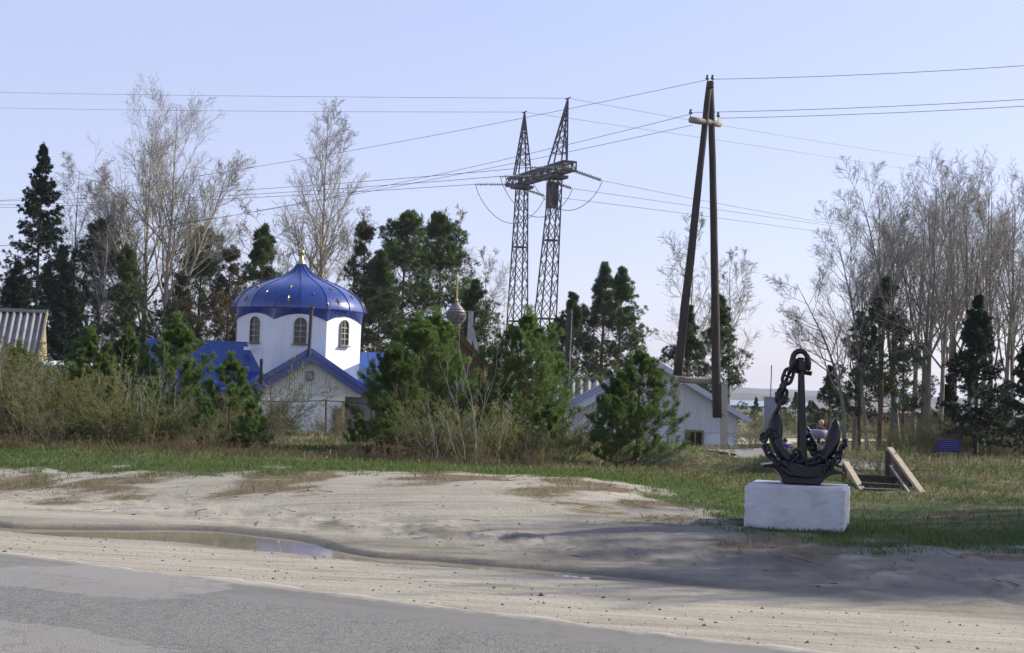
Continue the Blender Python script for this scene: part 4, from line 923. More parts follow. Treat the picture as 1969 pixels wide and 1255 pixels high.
def church():
    p = foot(566, 70); z0 = -.95; root = empty('church', (p[0], p[1], z0), R(10))
    tag(root, 'white church with a blue onion dome dotted with gold stars', 'church')
    a = 2.97; t8 = math.tan(math.pi / 8) * a      # half side of the octagon
    # drum: eight wall faces with arched tops
    for k in range(8):
        ang = k * math.pi / 4; M = Matrix.Rotation(ang, 3, 'Z')
        mb = MB(); U = 17; V = []
        for j in range(U):
            u = -1 + 2 * j / (U - 1); V.append(M @ Vector((u * t8, -a, 2.4)))
        for j in range(U):
            u = -1 + 2 * j / (U - 1); V.append(M @ Vector((u * t8, -a, 5.50 + .32 * (1 - u * u))))
        Fc = [(j, j + 1, U + j + 1, U + j) for j in range(U - 1)]
        mb.add(V, Fc).build('drum_wall', 'whitewash', root)
        # blue soffit from the arched wall top out to the rim
        mb = MB(); V = []
        for j in range(U):
            u = -1 + 2 * j / (U - 1); q = M @ Vector((u * t8 * 1.012, -a * 1.012, 5.46 + .32 * (1 - u * u))); V.append(q)
        for j in range(U):
            u = -1 + 2 * j / (U - 1); q = M @ Vector((u * t8, -a, 0)); th = math.atan2(q.y, q.x); g = (th + math.pi / 2) % (math.pi / 8) - math.pi / 16
            rr = 3.27 * math.cos(math.pi / 16) / math.cos(g); V.append((rr * math.cos(th), rr * math.sin(th), 6.06))
        for j in range(U): V.append(V[j] + M @ Vector((0, .12, .02)))
        Fc = [(j, j + 1, U + j + 1, U + j) for j in range(U - 1)] + [(2 * U + j, 2 * U + j + 1, j + 1, j) for j in range(U - 1)]
        mb.add(V, Fc).build('dome_soffit', 'blue_dome', root)
        if k in (0, 1, 7, 2, 6):
            w = empty('window', M @ Vector((0, -a, 4.42))); w.rotation_euler = (0, 0, ang); w.parent = root
            ww, hh = .50, 1.18
            fo = arch_poly(ww + .10, hh + .05, 11, 0, -.05); fi = arch_poly(ww, hh, 11)
            mb = MB(); n = len(fo)
            V = [(x, -.07, z) for x, z in fo] + [(x, -.07, z) for x, z in fi] + [(x, .03, z) for x, z in fo] + [(x, .03, z) for x, z in fi]
            Fc = []
            for i in range(n):
                j = (i + 1) % n; Fc += [(i, j, n + j, n + i), (i, 2 * n + i, 2 * n + j, j), (n + i, n + j, 3 * n + j, 3 * n + i)]
            mb.add(V, Fc).build('frame', 'frame_olive', w)
            MB().prism(fi, -.012, -.008).build('pane', 'window_glass', w)
            mm = MB(); mm.box((0, -.03, hh / 2), (.035, .035, hh - .02))
            for i in range(1, 4): mm.box((0, -.031, hh * i / 4.4), (ww, .03, .035))
            mm.build('muntin', 'muntin_white', w)
            MB().box((0, -.09, -.09), (ww + .24, .14, .05)).build('sill', 'frame_olive', w)
    MB().box((-2.38, -2.42, 4.06), (.40, .20, .16), -math.pi / 4).build('wall_box', 'whitewash', root)
    # dome: sixteen gores with ribs, gold stars
    prof = [(3.30, 0), (3.29, .08), (3.22, .28), (3.08, .52), (2.84, .78), (2.46, 1.04), (1.95, 1.27), (1.45, 1.46), (.98, 1.65), (.62, 1.84), (.36, 2.06), (.21, 2.30)]
    dome = empty('dome', (0, 0, 6.06)); dome.parent = root
    for k in range(16):
        t0 = -math.pi / 2 + k * math.pi / 8; t1 = t0 + math.pi / 8; V = []
        for r, z in prof:
            for j in range(4):
                u = j / 3; q0 = Vector((r * math.cos(t0), r * math.sin(t0), z)); q1 = Vector((r * math.cos(t1), r * math.sin(t1), z)); q = q0.lerp(q1, u); bul = 1 + .012 * math.sin(u * math.pi); V.append((q.x * bul, q.y * bul, z))
        Fc = [(i * 4 + j, i * 4 + j + 1, (i + 1) * 4 + j + 1, (i + 1) * 4 + j) for i in range(len(prof) - 1) for j in range(3)]
        g = MB().add(V, Fc).build('dome_gore', 'blue_dome', dome, True)
        MB().tube([((r + .012) * math.cos(t0), (r + .012) * math.sin(t0), z + .005) for r, z in prof], .022, 5).build('rib', 'blue_dome', g)
        tm = (t0 + t1) / 2
        for lev in ((.40, 1.0) if k % 2 else (.68,)):
            for i in range(len(prof) - 1):
                if prof[i][1] <= lev < prof[i + 1][1]:
                    u = (lev - prof[i][1]) / (prof[i + 1][1] - prof[i][1]); r = (prof[i][0] + (prof[i + 1][0] - prof[i][0]) * u) * math.cos(math.pi / 16) * 1.012
                    sl = math.atan2(prof[i][0] - prof[i + 1][0], prof[i + 1][1] - prof[i][1])
            out = Vector((math.cos(tm), math.sin(tm), 0)); nn = out * math.cos(sl) + Vector((0, 0, math.sin(sl))); tx = Vector((-math.sin(tm), math.cos(tm), 0)); ty = nn.cross(tx)
            c = Vector((r * out.x, r * out.y, lev)) + nn * .03; V = []
            for i in range(16):
                rad = (.17 if i % 4 == 0 else .085 if i % 4 == 2 else .045) * (1.0 if lev < .5 else .75); an = i * math.pi / 8 + math.pi / 2; V.append(c + tx * rad * math.cos(an) + ty * rad * math.sin(an))
            V2 = V + [c + nn * .03] + [v - nn * .05 for v in V]
            MB().add(V2, [(i, (i + 1) % 16, 16) for i in range(16)] + [(i, 17 + i, 17 + (i + 1) % 16, (i + 1) % 16) for i in range(16)]).build('star', 'gold', dome)
    MB().lathe([(3.29, -.05), (3.31, 0), (3.29, .05)], 16, ph=-math.pi / 2).build('rim', 'blue_dome', dome)
    fin = MB(); fin.lathe([(.22, 2.26), (.18, 2.36), (.10, 2.62), (.06, 2.76)], 14); fin.build('cone', 'gold', dome, True)
    MB().lathe([(.03, 2.74), (.10, 2.79), (.14, 2.88), (.10, 2.98), (.03, 3.02)], 14).build('ball', 'gold', dome, True)
    cr = MB(); cr.box((0, 0, 3.9), (.03, .03, 1.66)); cr.box((0, 0, 4.35), (.5, .026, .03)); cr.box((0, 0, 4.55), (.24, .026, .028)); cr.box((0, 0, 3.65), (.3, .026, .028), ax=Matrix.Rotation(R(20), 3, 'Y')); cr.build('cross', 'gold', dome)
    # right wing
    panels(root, (2.2, -3.9, 2.33), (8.4, -3.9, 2.33), (8.4, 0, 4.15), (2.2, 0, 4.15), 5, 'blue_metal')
    panels(root, (8.4, 3.9, 2.33), (2.2, 3.9, 2.33), (2.2, 0, 4.15), (8.4, 0, 4.15), 4, 'blue_metal')
    MB().box((5.3, -3.92, 2.24), (6.26, .04, .2)).build('fascia', 'blue_metal', root)
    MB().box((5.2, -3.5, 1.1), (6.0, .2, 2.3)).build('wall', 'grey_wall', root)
    MB().add([(8.2, -3.5, 0), (8.2, 3.5, 0), (8.2, 3.5, 2.3), (8.2, 0, 4.0), (8.2, -3.5, 2.3), (8.1, -3.5, 0), (8.1, 3.5, 0), (8.1, 3.5, 2.3), (8.1, 0, 4.0), (8.1, -3.5, 2.3)],
             [(0, 1, 2, 3, 4), (9, 8, 7, 6, 5)]).build('wall', 'whitewash', root)
    # left wing: a steep upper slope above two shallow skirts
    panels(root, (-7.2, -2.5, 2.95), (-1.6, -2.5, 2.95), (-1.6, -1.7, 4.38), (-7.0, -1.7, 4.38), 6, 'blue_metal')
    panels(root, (-9.2, -4.1, 2.42), (-1.7, -4.1, 2.42), (-1.7, -2.5, 2.94), (-7.2, -2.5, 2.94), 6, 'blue_metal')
    panels(root, (-9.4, -4.6, 2.10), (-2.0, -4.6, 2.10), (-2.0, -4.0, 2.28), (-9.2, -4.0, 2.28), 6, 'blue_metal')
    panels(root, (-9.3, 3.5, 2.42), (-9.2, -4.1, 2.42), (-7.2, -2.5, 2.94), (-7.2, 2.5, 2.94), 3, 'blue_metal')
    panels(root, (-7.2, 2.5, 2.95), (-7.2, -2.5, 2.95), (-7.0, -1.7, 4.38), (-7.0, 1.7, 4.38), 3, 'blue_metal')
    MB().slab([(-7.0, -1.7, 4.38), (-1.6, -1.7, 4.38), (-1.6, 1.7, 4.38), (-7.0, 1.7, 4.38)], .06).build('roof_top', 'blue_metal', root)
    MB().box((-5.5, -4.08, 2.34), (7.5, .05, .13)).box((-5.7, -4.6, 2.02), (7.4, .05, .16)).build('fascia', 'blue_metal', root)
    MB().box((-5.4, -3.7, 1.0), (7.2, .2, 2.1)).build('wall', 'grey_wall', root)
    # front wing behind, porch gable before it
    cx = .45
    for hw, zp, y0, y1, nn in ((2.86, 4.15, -4.55, -2.6, 2), (2.36, 3.76, -5.85, -4.5, 2)):
        ze = zp - hw * .647
        panels(root, (cx - hw, y1, ze), (cx - hw, y0, ze), (cx, y0, zp), (cx, y1, zp), nn, 'blue_metal', .06)
        panels(root, (cx + hw, y0, ze), (cx + hw, y1, ze), (cx, y1, zp), (cx, y0, zp), nn, 'blue_metal', .06)
        for sg in (-1, 1):
            MB().bar((cx + sg * hw, y0 - .02 + sg * .003, ze - .10), (cx + sg * .0, y0 - .02 + sg * .003, zp - .10), .05, .22, up=(0, 0, 1)).build('bargeboard', 'blue_metal', root)
    MB().prism([(cx - 2.7, 2.2), (cx + 2.7, 2.2), (cx, 4.0)], -4.45, -4.4).build('gable_wall', 'blue_metal', root)
    MB().box((0.02, -5.45, .98), (3.6, .16, 1.98)).build('wall', 'whitewash', root)
    gb = MB(); x = cx - 2.25
    while x < cx + 2.24:
        zt = 3.72 - abs(x + .055 - cx) * .647 - .06
        if zt > 2.04: gb.box((x + .055, -5.56, (1.97 + zt) / 2), (.102, .025 + .008 * ((x * 37) % 1), zt - 1.97))
        x += .112
    gb.build('gable_boarding', 'pale_board', root)
    ic = MB().box((cx - .02, -5.62, 2.86), (.36, .04, .42)).build('icon', 'frame_olive', root); MB().box((cx - .02, -5.645, 2.86), (.26, .02, .32)).build('icon_panel', 'icon_paint', ic)
    MB().tube([(cx - .08, -5.2, 3.6), (cx - .04, -5.2, 5.95)], .085, 10).tube([(cx - .04, -5.2, 5.9), (cx - .04, -5.2, 6.02)], .12, 10).build('stove_pipe', 'dark_pipe', root)
    MB().box((-1.75, -5.0, 3.0), (.14, .14, 1.1)).build('vent_pipe', 'dark_pipe', root)
    # dead creeper hanging on the white wall
    rg = np.random.default_rng(77)
    for x0, x1, zt in ((-1.2, -.4, 1.7), (1.55, 2.0, 1.6)):
        n = 260; P0 = np.stack([rg.uniform(x0, x1, n), rg.uniform(-5.72, -5.56, n), rg.uniform(.25, zt, n)], -1)
        Pp, Rr = grow(rg, P0, rg.normal(size=(n, 3)) * np.array([.5, .15, .5]) + np.array([0, 0, -.6]), rg.uniform(.15, .55, n), np.full(n, .009), 4, -.2, .5, .6)
        V, Q = tubes([(Pp, Rr, 3)]); tag(obj('creeper', mesh_np('creeper', V, Q), 'dry_vine', root), kind='stuff')
church()

def pipe_fence():
    root = empty('pipe_fence', foot(627, 60)); tag(root, 'thin dark pipe fence standing before the white church wall', 'fence')
    b = foot(627, 60); pts = [P(470, 769, 60), P(545, 772, 60), P(627, 770, 60), P(715, 777, 60)]
    for q in pts:
        g = foot(proj(q)[0], 60); MB().tube([g - b - np.array([0, 0, .3]), q - b + np.array([0, 0, .04])], .045, 7).build('post', 'dark_pipe', root)
    MB().tube([q - b for q in pts], .022, 6).build('rail', 'dark_pipe', root)
pipe_fence()

# ------------------------------------------------------------------ outbuildings
simple('asbestos', (.30, .29, .285), (.19, .185, .18), 2.5, .9, bmp=.3, spec=.2)
simple('tan_board', (.30, .255, .165), (.21, .175, .11), 3, .85)
simple('weathered_wood', (.17, .135, .10), (.11, .085, .06), 4, .9, stretch=(6, 6, .6), bmp=.4)
simple('brown_boards', (.135, .075, .025), (.085, .046, .016), 3, .8, stretch=(5, 1, .5), bmp=.3)
simple('scale_silver', (.25, .24, .235), (.13, .125, .12), 9, .6, metal=.4)
simple('concrete', (.42, .40, .36), (.30, .285, .255), 5, .9, bmp=.4)
simple('steel_dark', (.11, .103, .112), (.08, .075, .08), 3, .6, metal=.3)
simple('white_fascia', (.66, .66, .68), (.55, .55, .57), 3, .7)
def corrugated(root, el, er, rr, rl, pitch, name='roof_sheet', sheets=3, amp=.045):
    el, er, rr, rl = map(Vector, (el, er, rr, rl)); L = (er - el).length; nrm_ = (er - el).cross(rl - el).normalized(); nw = max(2, int(L / sheets / pitch))
    for s in range(sheets):
        V = []; n = nw * 6
        for i in range(n + 1):
            a = (s + i / n * 1.0) / sheets; off = nrm_ * (amp * math.sin(i / 6 * 2 * math.pi) + .012 * (s % 2))
            V += [el.lerp(er, a) + off, rl.lerp(rr, a) + off, el.lerp(er, a) + off - nrm_ * .012, rl.lerp(rr, a) + off - nrm_ * .012]
        Fc = []
        for i in range(n):
            o = i * 4; Fc += [(o, o + 4, o + 5, o + 1), (o + 2, o + 3, o + 7, o + 6), (o, o + 2, o + 6, o + 4), (o + 1, o + 5, o + 7, o + 3)]
        MB().add(V, Fc).build(name, 'asbestos', root, True)
def outbuilding():
    Y = 52; b = foot(1262, Y); root = empty('outbuilding', (b[0], b[1], -.85), R(4)); tag(root, 'white gabled outbuilding with slate-blue roof behind the wooden pole', 'building')
    z0 = -.85; hw = 3.47; ze = .86 - z0; zp = 2.84 - z0; L = 4.6
    for sg in (-1, 1):
        e0, e1 = (sg * hw, 0, ze), (sg * hw, L, ze); q = (e1, e0, (0, 0, zp), (0, L, zp)) if sg < 0 else (e0, e1, (0, L, zp), (0, 0, zp))
        panels(root, *q, 4, 'slate_blue', .07)
        MB().bar((sg * hw, -.03 + sg * .003, ze - .10), (0, -.03 + sg * .003, zp - .10), .05, .2).build('bargeboard', 'white_fascia', root)
        MB().box((sg * 3.0, L / 2 + .2, ze / 2), (.18, L - .6, ze)).build('wall', 'whitewash', root)
    w = 3.0; zt = zp - .12
    MB().prism([(-w, 1.15), (w, 1.15), (w, ze + .16), (0, zt - .02), (-w, ze + .16)], .28, .34).build('gable_wall', 'pale_board', root)
    for k in range(6):
        x = -w + .5 + k * 1.0; ht = zt - abs(x) * (zp - ze) / hw - .1
        if ht > 1.3: MB().box((x, .27, (1.2 + ht) / 2), (.03, .03, ht - 1.2)).build('batten', 'pale_board', root)
    MB().box((0, .33, .55), (2 * w, .16, 1.22)).build('wall', 'whitewash', root)
    MB().box((0, .26, 1.16), (2 * w, .05, .05)).build('ledge', 'white_fascia', root)
    wn = empty('window', (1.42, .19, .78)); wn.parent = root
    f = MB()
    for c, d in (((-.31, 0, 0), (.08, .08, .9)), ((.31, 0, 0), (.08, .08, .9)), ((0, 0, .42), (.54, .08, .08)), ((0, 0, -.42), (.54, .08, .08)), ((.03, .0, 0), (.05, .05, .76))): f.box(c, d)
    f.build('frame', 'tan_board', wn); MB().box((0, .03, 0), (.56, .015, .78)).build('pane', 'window_glass', wn)
    MB().box((-2.35, .24, .75), (.38, .05, .55)).build('vent_opening', 'weathered_wood', root)
outbuilding()
def corrugated_sheds():
    Y = 58; b = foot(1110, Y); root = empty('corrugated_shed', (b[0], b[1], -.9), R(-3)); tag(root, 'low shed with grey corrugated roof left of the white outbuilding', 'shed')
    corrugated(root, (-1.0, -1.2, 1.95), (1.9, -1.2, 1.95), (1.9, .9, 3.05), (-1.0, .9, 3.05), .27, sheets=3, amp=.06)
    MB().box((.45, -1.0, 1.0), (2.7, .12, 1.9)).build('wall', 'weathered_wood', root); MB().box((.45, .85, 1.45), (2.7, .12, 2.9)).build('wall', 'weathered_wood', root); MB().box((.45, .92, 3.08), (2.95, .2, .1)).build('ridge_board', 'asbestos', root)
    pp = empty('chimney_pipe', foot(1082, 55)); g = foot(1082, 55); h = rise(g, 597); tag(pp, 'tall dark metal pipe beside the corrugated roof', 'pipe')
    MB().tube([(0, 0, -.2), (.06, 0, h)], .085, 10).build('pipe', 'dark_pipe', pp); MB().tube([(.05, 0, h - .12), (.06, 0, h + .06)], .15, 10).build('cap', 'dark_pipe', pp); MB().tube([(.14, -.02, -.2), (.17, -.02, h - .15)], .025, 6).build('stay_rod', 'concrete', pp)
    Y = 48; b = foot(30, Y); root = empty('corrugated_shed', (b[0], b[1], b[2] - .1), R(12)); tag(root, 'shed with a weathered corrugated roof at the left edge', 'shed')
    g0 = b[2] - .1; top = 3.72 - g0; bot = 2.0 - g0
    corrugated(root, (-3.6, -1.4, bot), (.75, -1.4, bot), (.75, .5, top), (-3.6, .5, top), .19, sheets=4, amp=.05)
    MB().box((-1.45, .52, top + .03), (4.5, .22, .12)).build('ridge_board', 'asbestos', root)
    MB().add([(.72, -1.35, 0), (.72, 1.9, 0), (.72, 1.9, bot), (.72, .5, top - .05), (.72, -1.35, bot - .05), (.62, -1.35, 0), (.62, 1.9, 0), (.62, 1.9, bot), (.62, .5, top - .05), (.62, -1.35, bot - .05)],
             [(0, 1, 2, 3, 4), (9, 8, 7, 6, 5), (0, 4, 9, 5), (1, 0, 5, 6), (2, 1, 6, 7), (3, 2, 7, 8), (4, 3, 8, 9)]).build('gable_wall', 'tan_board', root)
    MB().bar((.78, -1.45, bot), (.78, .55, top + .03), .06, .16).build('bargeboard', 'tan_board', root)
    MB().box((-1.45, -1.15, bot / 2), (4.1, .12, bot - .1)).build('wall', 'weathered_wood', root)
    Y = 42; b = foot(140, Y); root = empty('whitewashed_shed', (b[0], b[1], b[2] - .1), R(6)); tag(root, 'low whitewashed shed half hidden in the left thicket', 'shed')
    h1 = 1.75 + (713 - 698) * Y / F - b[2]
    MB().box((0, 0, h1 / 2), (1.9, 1.4, h1)).build('wall', 'whitewash', root); MB().slab([(-1.15, -.95, h1 + .04), (1.15, -.95, h1 + .04), (1.15, .95, h1 + .16), (-1.15, .95, h1 + .16)], .06).build('roof', 'white_fascia', root); MB().box((.3, -.72, h1 * .5), (.6, .05, h1 * .8)).build('door', 'weathered_wood', root)
corrugated_sheds()
def belfry():
    Y = 58; b = foot(868, Y); root = empty('wooden_belfry', (b[0], b[1], -.95), R(8)); tag(root, 'brown wooden gable canopy topped by a small scaled silver cupola', 'belfry')
    zp = 3.8 + .95; ze = 1.95 + .95; hw = 1.85; sl = (zp - ze) / hw
    for sg in (-1, 1):
        q = ((-hw, 1.3, ze), (-hw, -1.3, ze), (0, -1.3, zp), (0, 1.3, zp)) if sg < 0 else ((hw, -1.3, ze), (hw, 1.3, ze), (0, 1.3, zp), (0, -1.3, zp))
        for k in range(8):
            a0, a1 = k / 8, (k + 1) / 8 + .02; e0, e1, r1, r0_ = map(Vector, q); MB().slab([e0.lerp(r0_, a0), e1.lerp(r1, a0), e1.lerp(r1, a1), e0.lerp(r0_, a1)], .05).build('roof_plank', 'brown_boards', root)
        for y in (-1.05, 1.05): MB().box((sg * 1.35, y, 1.5), (.18, .18, 3.0)).build('post', 'brown_boards', root)
        MB().bar((sg * hw, -1.33 + sg * .003, ze - .08), (0, -1.33 + sg * .003, zp - .08), .06, .2).build('bargeboard', 'brown_boards', root)
    x = -1.5
    while x < 1.5:
        zt = zp - abs(x + .09) * sl - .1; zb = 2.35 + .75 * math.sqrt(max(0, 1 - ((x + .09) / 1.3) ** 2)) * .8
        if zt > zb + .05: MB().box((x + .09, -1.22, (zt + zb) / 2), (.17, .04, zt - zb)).build('board', 'brown_boards', root)
        x += .18
    MB().box((0, -1.05, 2.4), (2.9, .14, .16)).build('beam', 'brown_boards', root)
    MB().lathe([(.16, zp - .2), (.16, zp + .35), (.2, zp + .42)], 12).build('neck', 'scale_silver', root, True)
    cp = MB().lathe([(.14, zp + .38), (.3, zp + .5), (.40, zp + .72), (.37, zp + .92), (.24, zp + 1.1), (.1, zp + 1.24), (.05, zp + 1.34)], 18).build('cupola', 'scale_silver', root, True)
    sc = MB()
    for i in range(6):
        r = [.33, .39, .40, .37, .30, .20][i]; z = zp + .56 + i * .1
        for j in range(14):
            an = (j + .5 * (i % 2)) * 6.283 / 14; sc.box((r * math.cos(an), r * math.sin(an), z), (.02, .15 * r / .4, .12), ax=Matrix.Rotation(an, 3, 'Z') @ Matrix.Rotation(.35, 3, 'Y'))
    sc.build('scales', 'scale_silver', cp)
    MB().tube([(0, 0, zp + 1.3), (0, 0, zp + 2.35)], .035, 8).box((0, 0, zp + 1.9), (.34, .04, .04)).box((0, 0, zp + 2.1), (.18, .04, .04)).build('cross', 'gold', root)
    MB().lathe([(.02, zp + 1.3), (.08, zp + 1.38), (.02, zp + 1.46)], 10).build('ball', 'gold', root, True)
    # concrete strut pole behind
    Y = 76; g = foot(895, Y); root = empty('concrete_pole', g); tag(root, 'grey concrete pole with a raking strut behind the wooden canopy', 'utility pole')
    h = rise(g, 598); MB().bar((0, 0, -.2), (.05, 0, h), .26, .22).build('pole', 'concrete', root); q = P(940, 705, Y) - g; MB().bar((.1, 0, h - .85), (q[0] + .75, .1, -.3), .24, .2).build('strut', 'concrete', root)
    MB().bar((-.35, 0, h - .8), (.6, 0, h - .75), .08).build('crossarm', 'steel_dark', root)
    for x in (-.3, .1, .5): MB().lathe([(.02, h - .75), (.07, h - .65), (.07, h - .55), (.03, h - .48)], 8, (x, 0, 0)).build('insulator', 'dark_pipe', root)
belfry()
def far_cabinet():
    g = foot(1480, 105); root = empty('metal_cabinet', g); tag(root, 'grey upright metal cabinet with a thin mast, far behind the anchor chain', 'cabinet'); h = rise(g, 765)
    MB().box((0, 0, h / 2), (.85, .8, h)).build('body', 'steel_grey', root, bevel=.02); MB().box((0, 0, h + .04), (.95, .9, .08)).build('lid', 'steel_grey', root); MB().box((0, -.41, h * .45), (.7, .03, h * .7)).build('door', 'steel_grey', root); MB().tube([(-.02, 0, h), (0, 0, rise(g, 702))], .04, 6).build('mast', 'steel_dark', root)
    g = foot(1800, 150); root = empty('long_shed', g, R(5)); tag(root, 'long low grey shed far behind the right grove', 'shed')
    MB().box((0, 0, 1.1), (26, 5, 2.2)).build('wall', 'weathered_wood', root); MB().slab([(-13.4, -3, 2.2), (13.4, -3, 2.2), (13.4, 0, 3.2), (-13.4, 0, 3.2)], .1).slab([(13.4, 3, 2.2), (-13.4, 3, 2.2), (-13.4, 0, 3.2), (13.4, 0, 3.2)], .1).build('roof', 'asbestos', root)
    for k in range(6): MB().box((-10 + k * 4, -2.52, 1.3), (1, .06, .8)).build('window', 'window_glass', root)
simple('steel_grey', (.25, .27, .32), (.21, .225, .27), 4, .6)
far_cabinet()
#==OBJECTS==
# ------------------------------------------------------------------ power lines
simple('pole_wood', (.075, .062, .052), (.04, .033, .028), 6, .9, stretch=(3, 3, .25), bmp=.6, bdist=.02)
simple('log_pale', (.36, .32, .26), (.25, .21, .165), 6, .9, stretch=(.4, 3, 3), bmp=.4)
simple('stub_concrete', (.50, .465, .385), (.38, .35, .29), 4, .9, bmp=.4)
simple('wire', (.12, .12, .13), (.10, .10, .11), 3, .5, metal=.4)
simple('glass_ins', (.34, .35, .29), (.24, .25, .2), 4, .25, coat=.4)
simple('porcelain', (.16, .18, .17), (.10, .11, .105), 4, .25, coat=.4)
def wooden_pole():
    Y = 45; g = foot(1345, Y); root = empty('wooden_pole', g); tag(root, 'tall A-shaped wooden power pole on concrete stubs', 'utility pole')
    L = lambda px, py, dy=0: P(px, py, Y + dy) - g
    rg = random.Random(3)
    def log(a, b, r0_, r1_, n=14):
        a, b = Vector(a), Vector(b); pts = [a.lerp(b, i / (n - 1)) + Vector((rg.uniform(-.012, .012), rg.uniform(-.012, .012), 0)) for i in range(n)]; return MB().tube(pts, [r0_ + (r1_ - r0_) * i / (n - 1) + rg.uniform(-.004, .004) for i in range(n)], 12)
    log(L(1303, 722, -.1), L(1364, 158, -.06), .145, .095).build('leg', 'pole_wood', root, True)
    log(L(1379, 803, .05), L(1367, 162, .12), .15, .095).build('leg', 'pole_wood', root, True)
    MB().bar(L(1303, 728, .18), L(1286, 878, .18), .2, .2).build('concrete_stub', 'stub_concrete', root)
    MB().bar(L(1392, 733, .12), L(1392, 875, .12), .2, .22).build('concrete_stub', 'stub_concrete', root)
    log(L(1304, 730, .1), L(1380, 733, .2), .095, .10, 5).build('brace_log', 'log_pale', root, True)
    for (x, y) in ((1302, 738), (1297, 795), (1387, 738), (1388, 797)):
        c = L(x, y, .05); MB().tube([Vector(c) + Vector((.19 * math.cos(k * .6283), .24 * math.sin(k * .6283), .01 * math.sin(k))) for k in range(11)], .012, 5, False).build('wire_binding', 'steel_dark', root)
    ca, cb = L(1328, 230, -.45), L(1384, 238, .35); log(ca, cb, .105, .115, 5).build('crossarm', 'log_pale', root, True)
    MB().tube([L(1366, 168, -.1), L(1366, 156, -.1)], .115, 10).build('cap', 'dark_pipe', root)
    for q, tilt in ((L(1360, 158), 0), (L(1370, 158, .1), 0), (L(1328, 224, -.45), 0), (L(1381, 230, .35), 0)):
        i = MB(); i.tube([q, q + np.array([0, 0, .1])], .014, 6); i.lathe([(.025, .08), (.06, .1), (.065, .14), (.04, .17), (.05, .2), (.035, .24)], 10, q); i.build('insulator', 'porcelain', root, True)
wooden_pole()

def cable(name, a, b, via, r, label, group, clip=None):
    """hang a wire from a to b so that it passes the image point via; sagging as a parabola"""
    a, b = np.array(a), np.array(b); lo, hi = 0.0, 1.0; sgn = 1 if proj(b)[0] > proj(a)[0] else -1
    for _ in range(40):
        m = (lo + hi) / 2
        if (proj(a + (b - a) * m)[0] - via[0]) * sgn < 0: lo = m
        else: hi = m
    p = a + (b - a) * lo; d = ray(*via); zt = CAM[2] + (d * (p[1] / d[1]))[2]; sag = (p[2] - zt) / (4 * lo * (1 - lo)) if 0.02 < lo < .98 else 0
    pts = [a + (b - a) * u - np.array([0, 0, 4 * sag * u * (1 - u)]) for u in np.linspace(0, 1, 48)]
    tag(MB().tube(pts, r, 5).build(name, 'wire'), label, 'wire', group)
def pole_wires():
    Y = 45; r = .0085
    for (s, dy), e, via, lab in ((((1360, 153), 0), (-260, 402, 92), (440, 329), 'wire running left from the very top of the wooden pole'),
                                 (((1328, 219), -.45), (-260, 482, 90), (700, 366), 'upper wire running left from the crossarm of the wooden pole'),
                                 (((1332, 240), .2), (-260, 488, 90), (700, 370), 'lower wire running left from the crossarm of the wooden pole')):
        cable('overhead_wire', P(*s, Y + dy), P(*e), via, r, lab, 'wires of the wooden pole')
    for (s, dy), e, via, lab in ((((1370, 152), .1), (2700, 60, 34), (1969, 126), 'wire running right from the very top of the wooden pole'),
                                 (((1328, 216), -.45), (2700, 135, 34), (1969, 191), 'upper wire running right from the crossarm of the wooden pole'),
                                 (((1383, 227), .35), (2700, 150, 34), (1969, 204), 'lower wire running right from the crossarm of the wooden pole')):
        cable('overhead_wire', P(*s, Y + dy), P(*e), via, r, lab, 'wires of the wooden pole')
pole_wires()

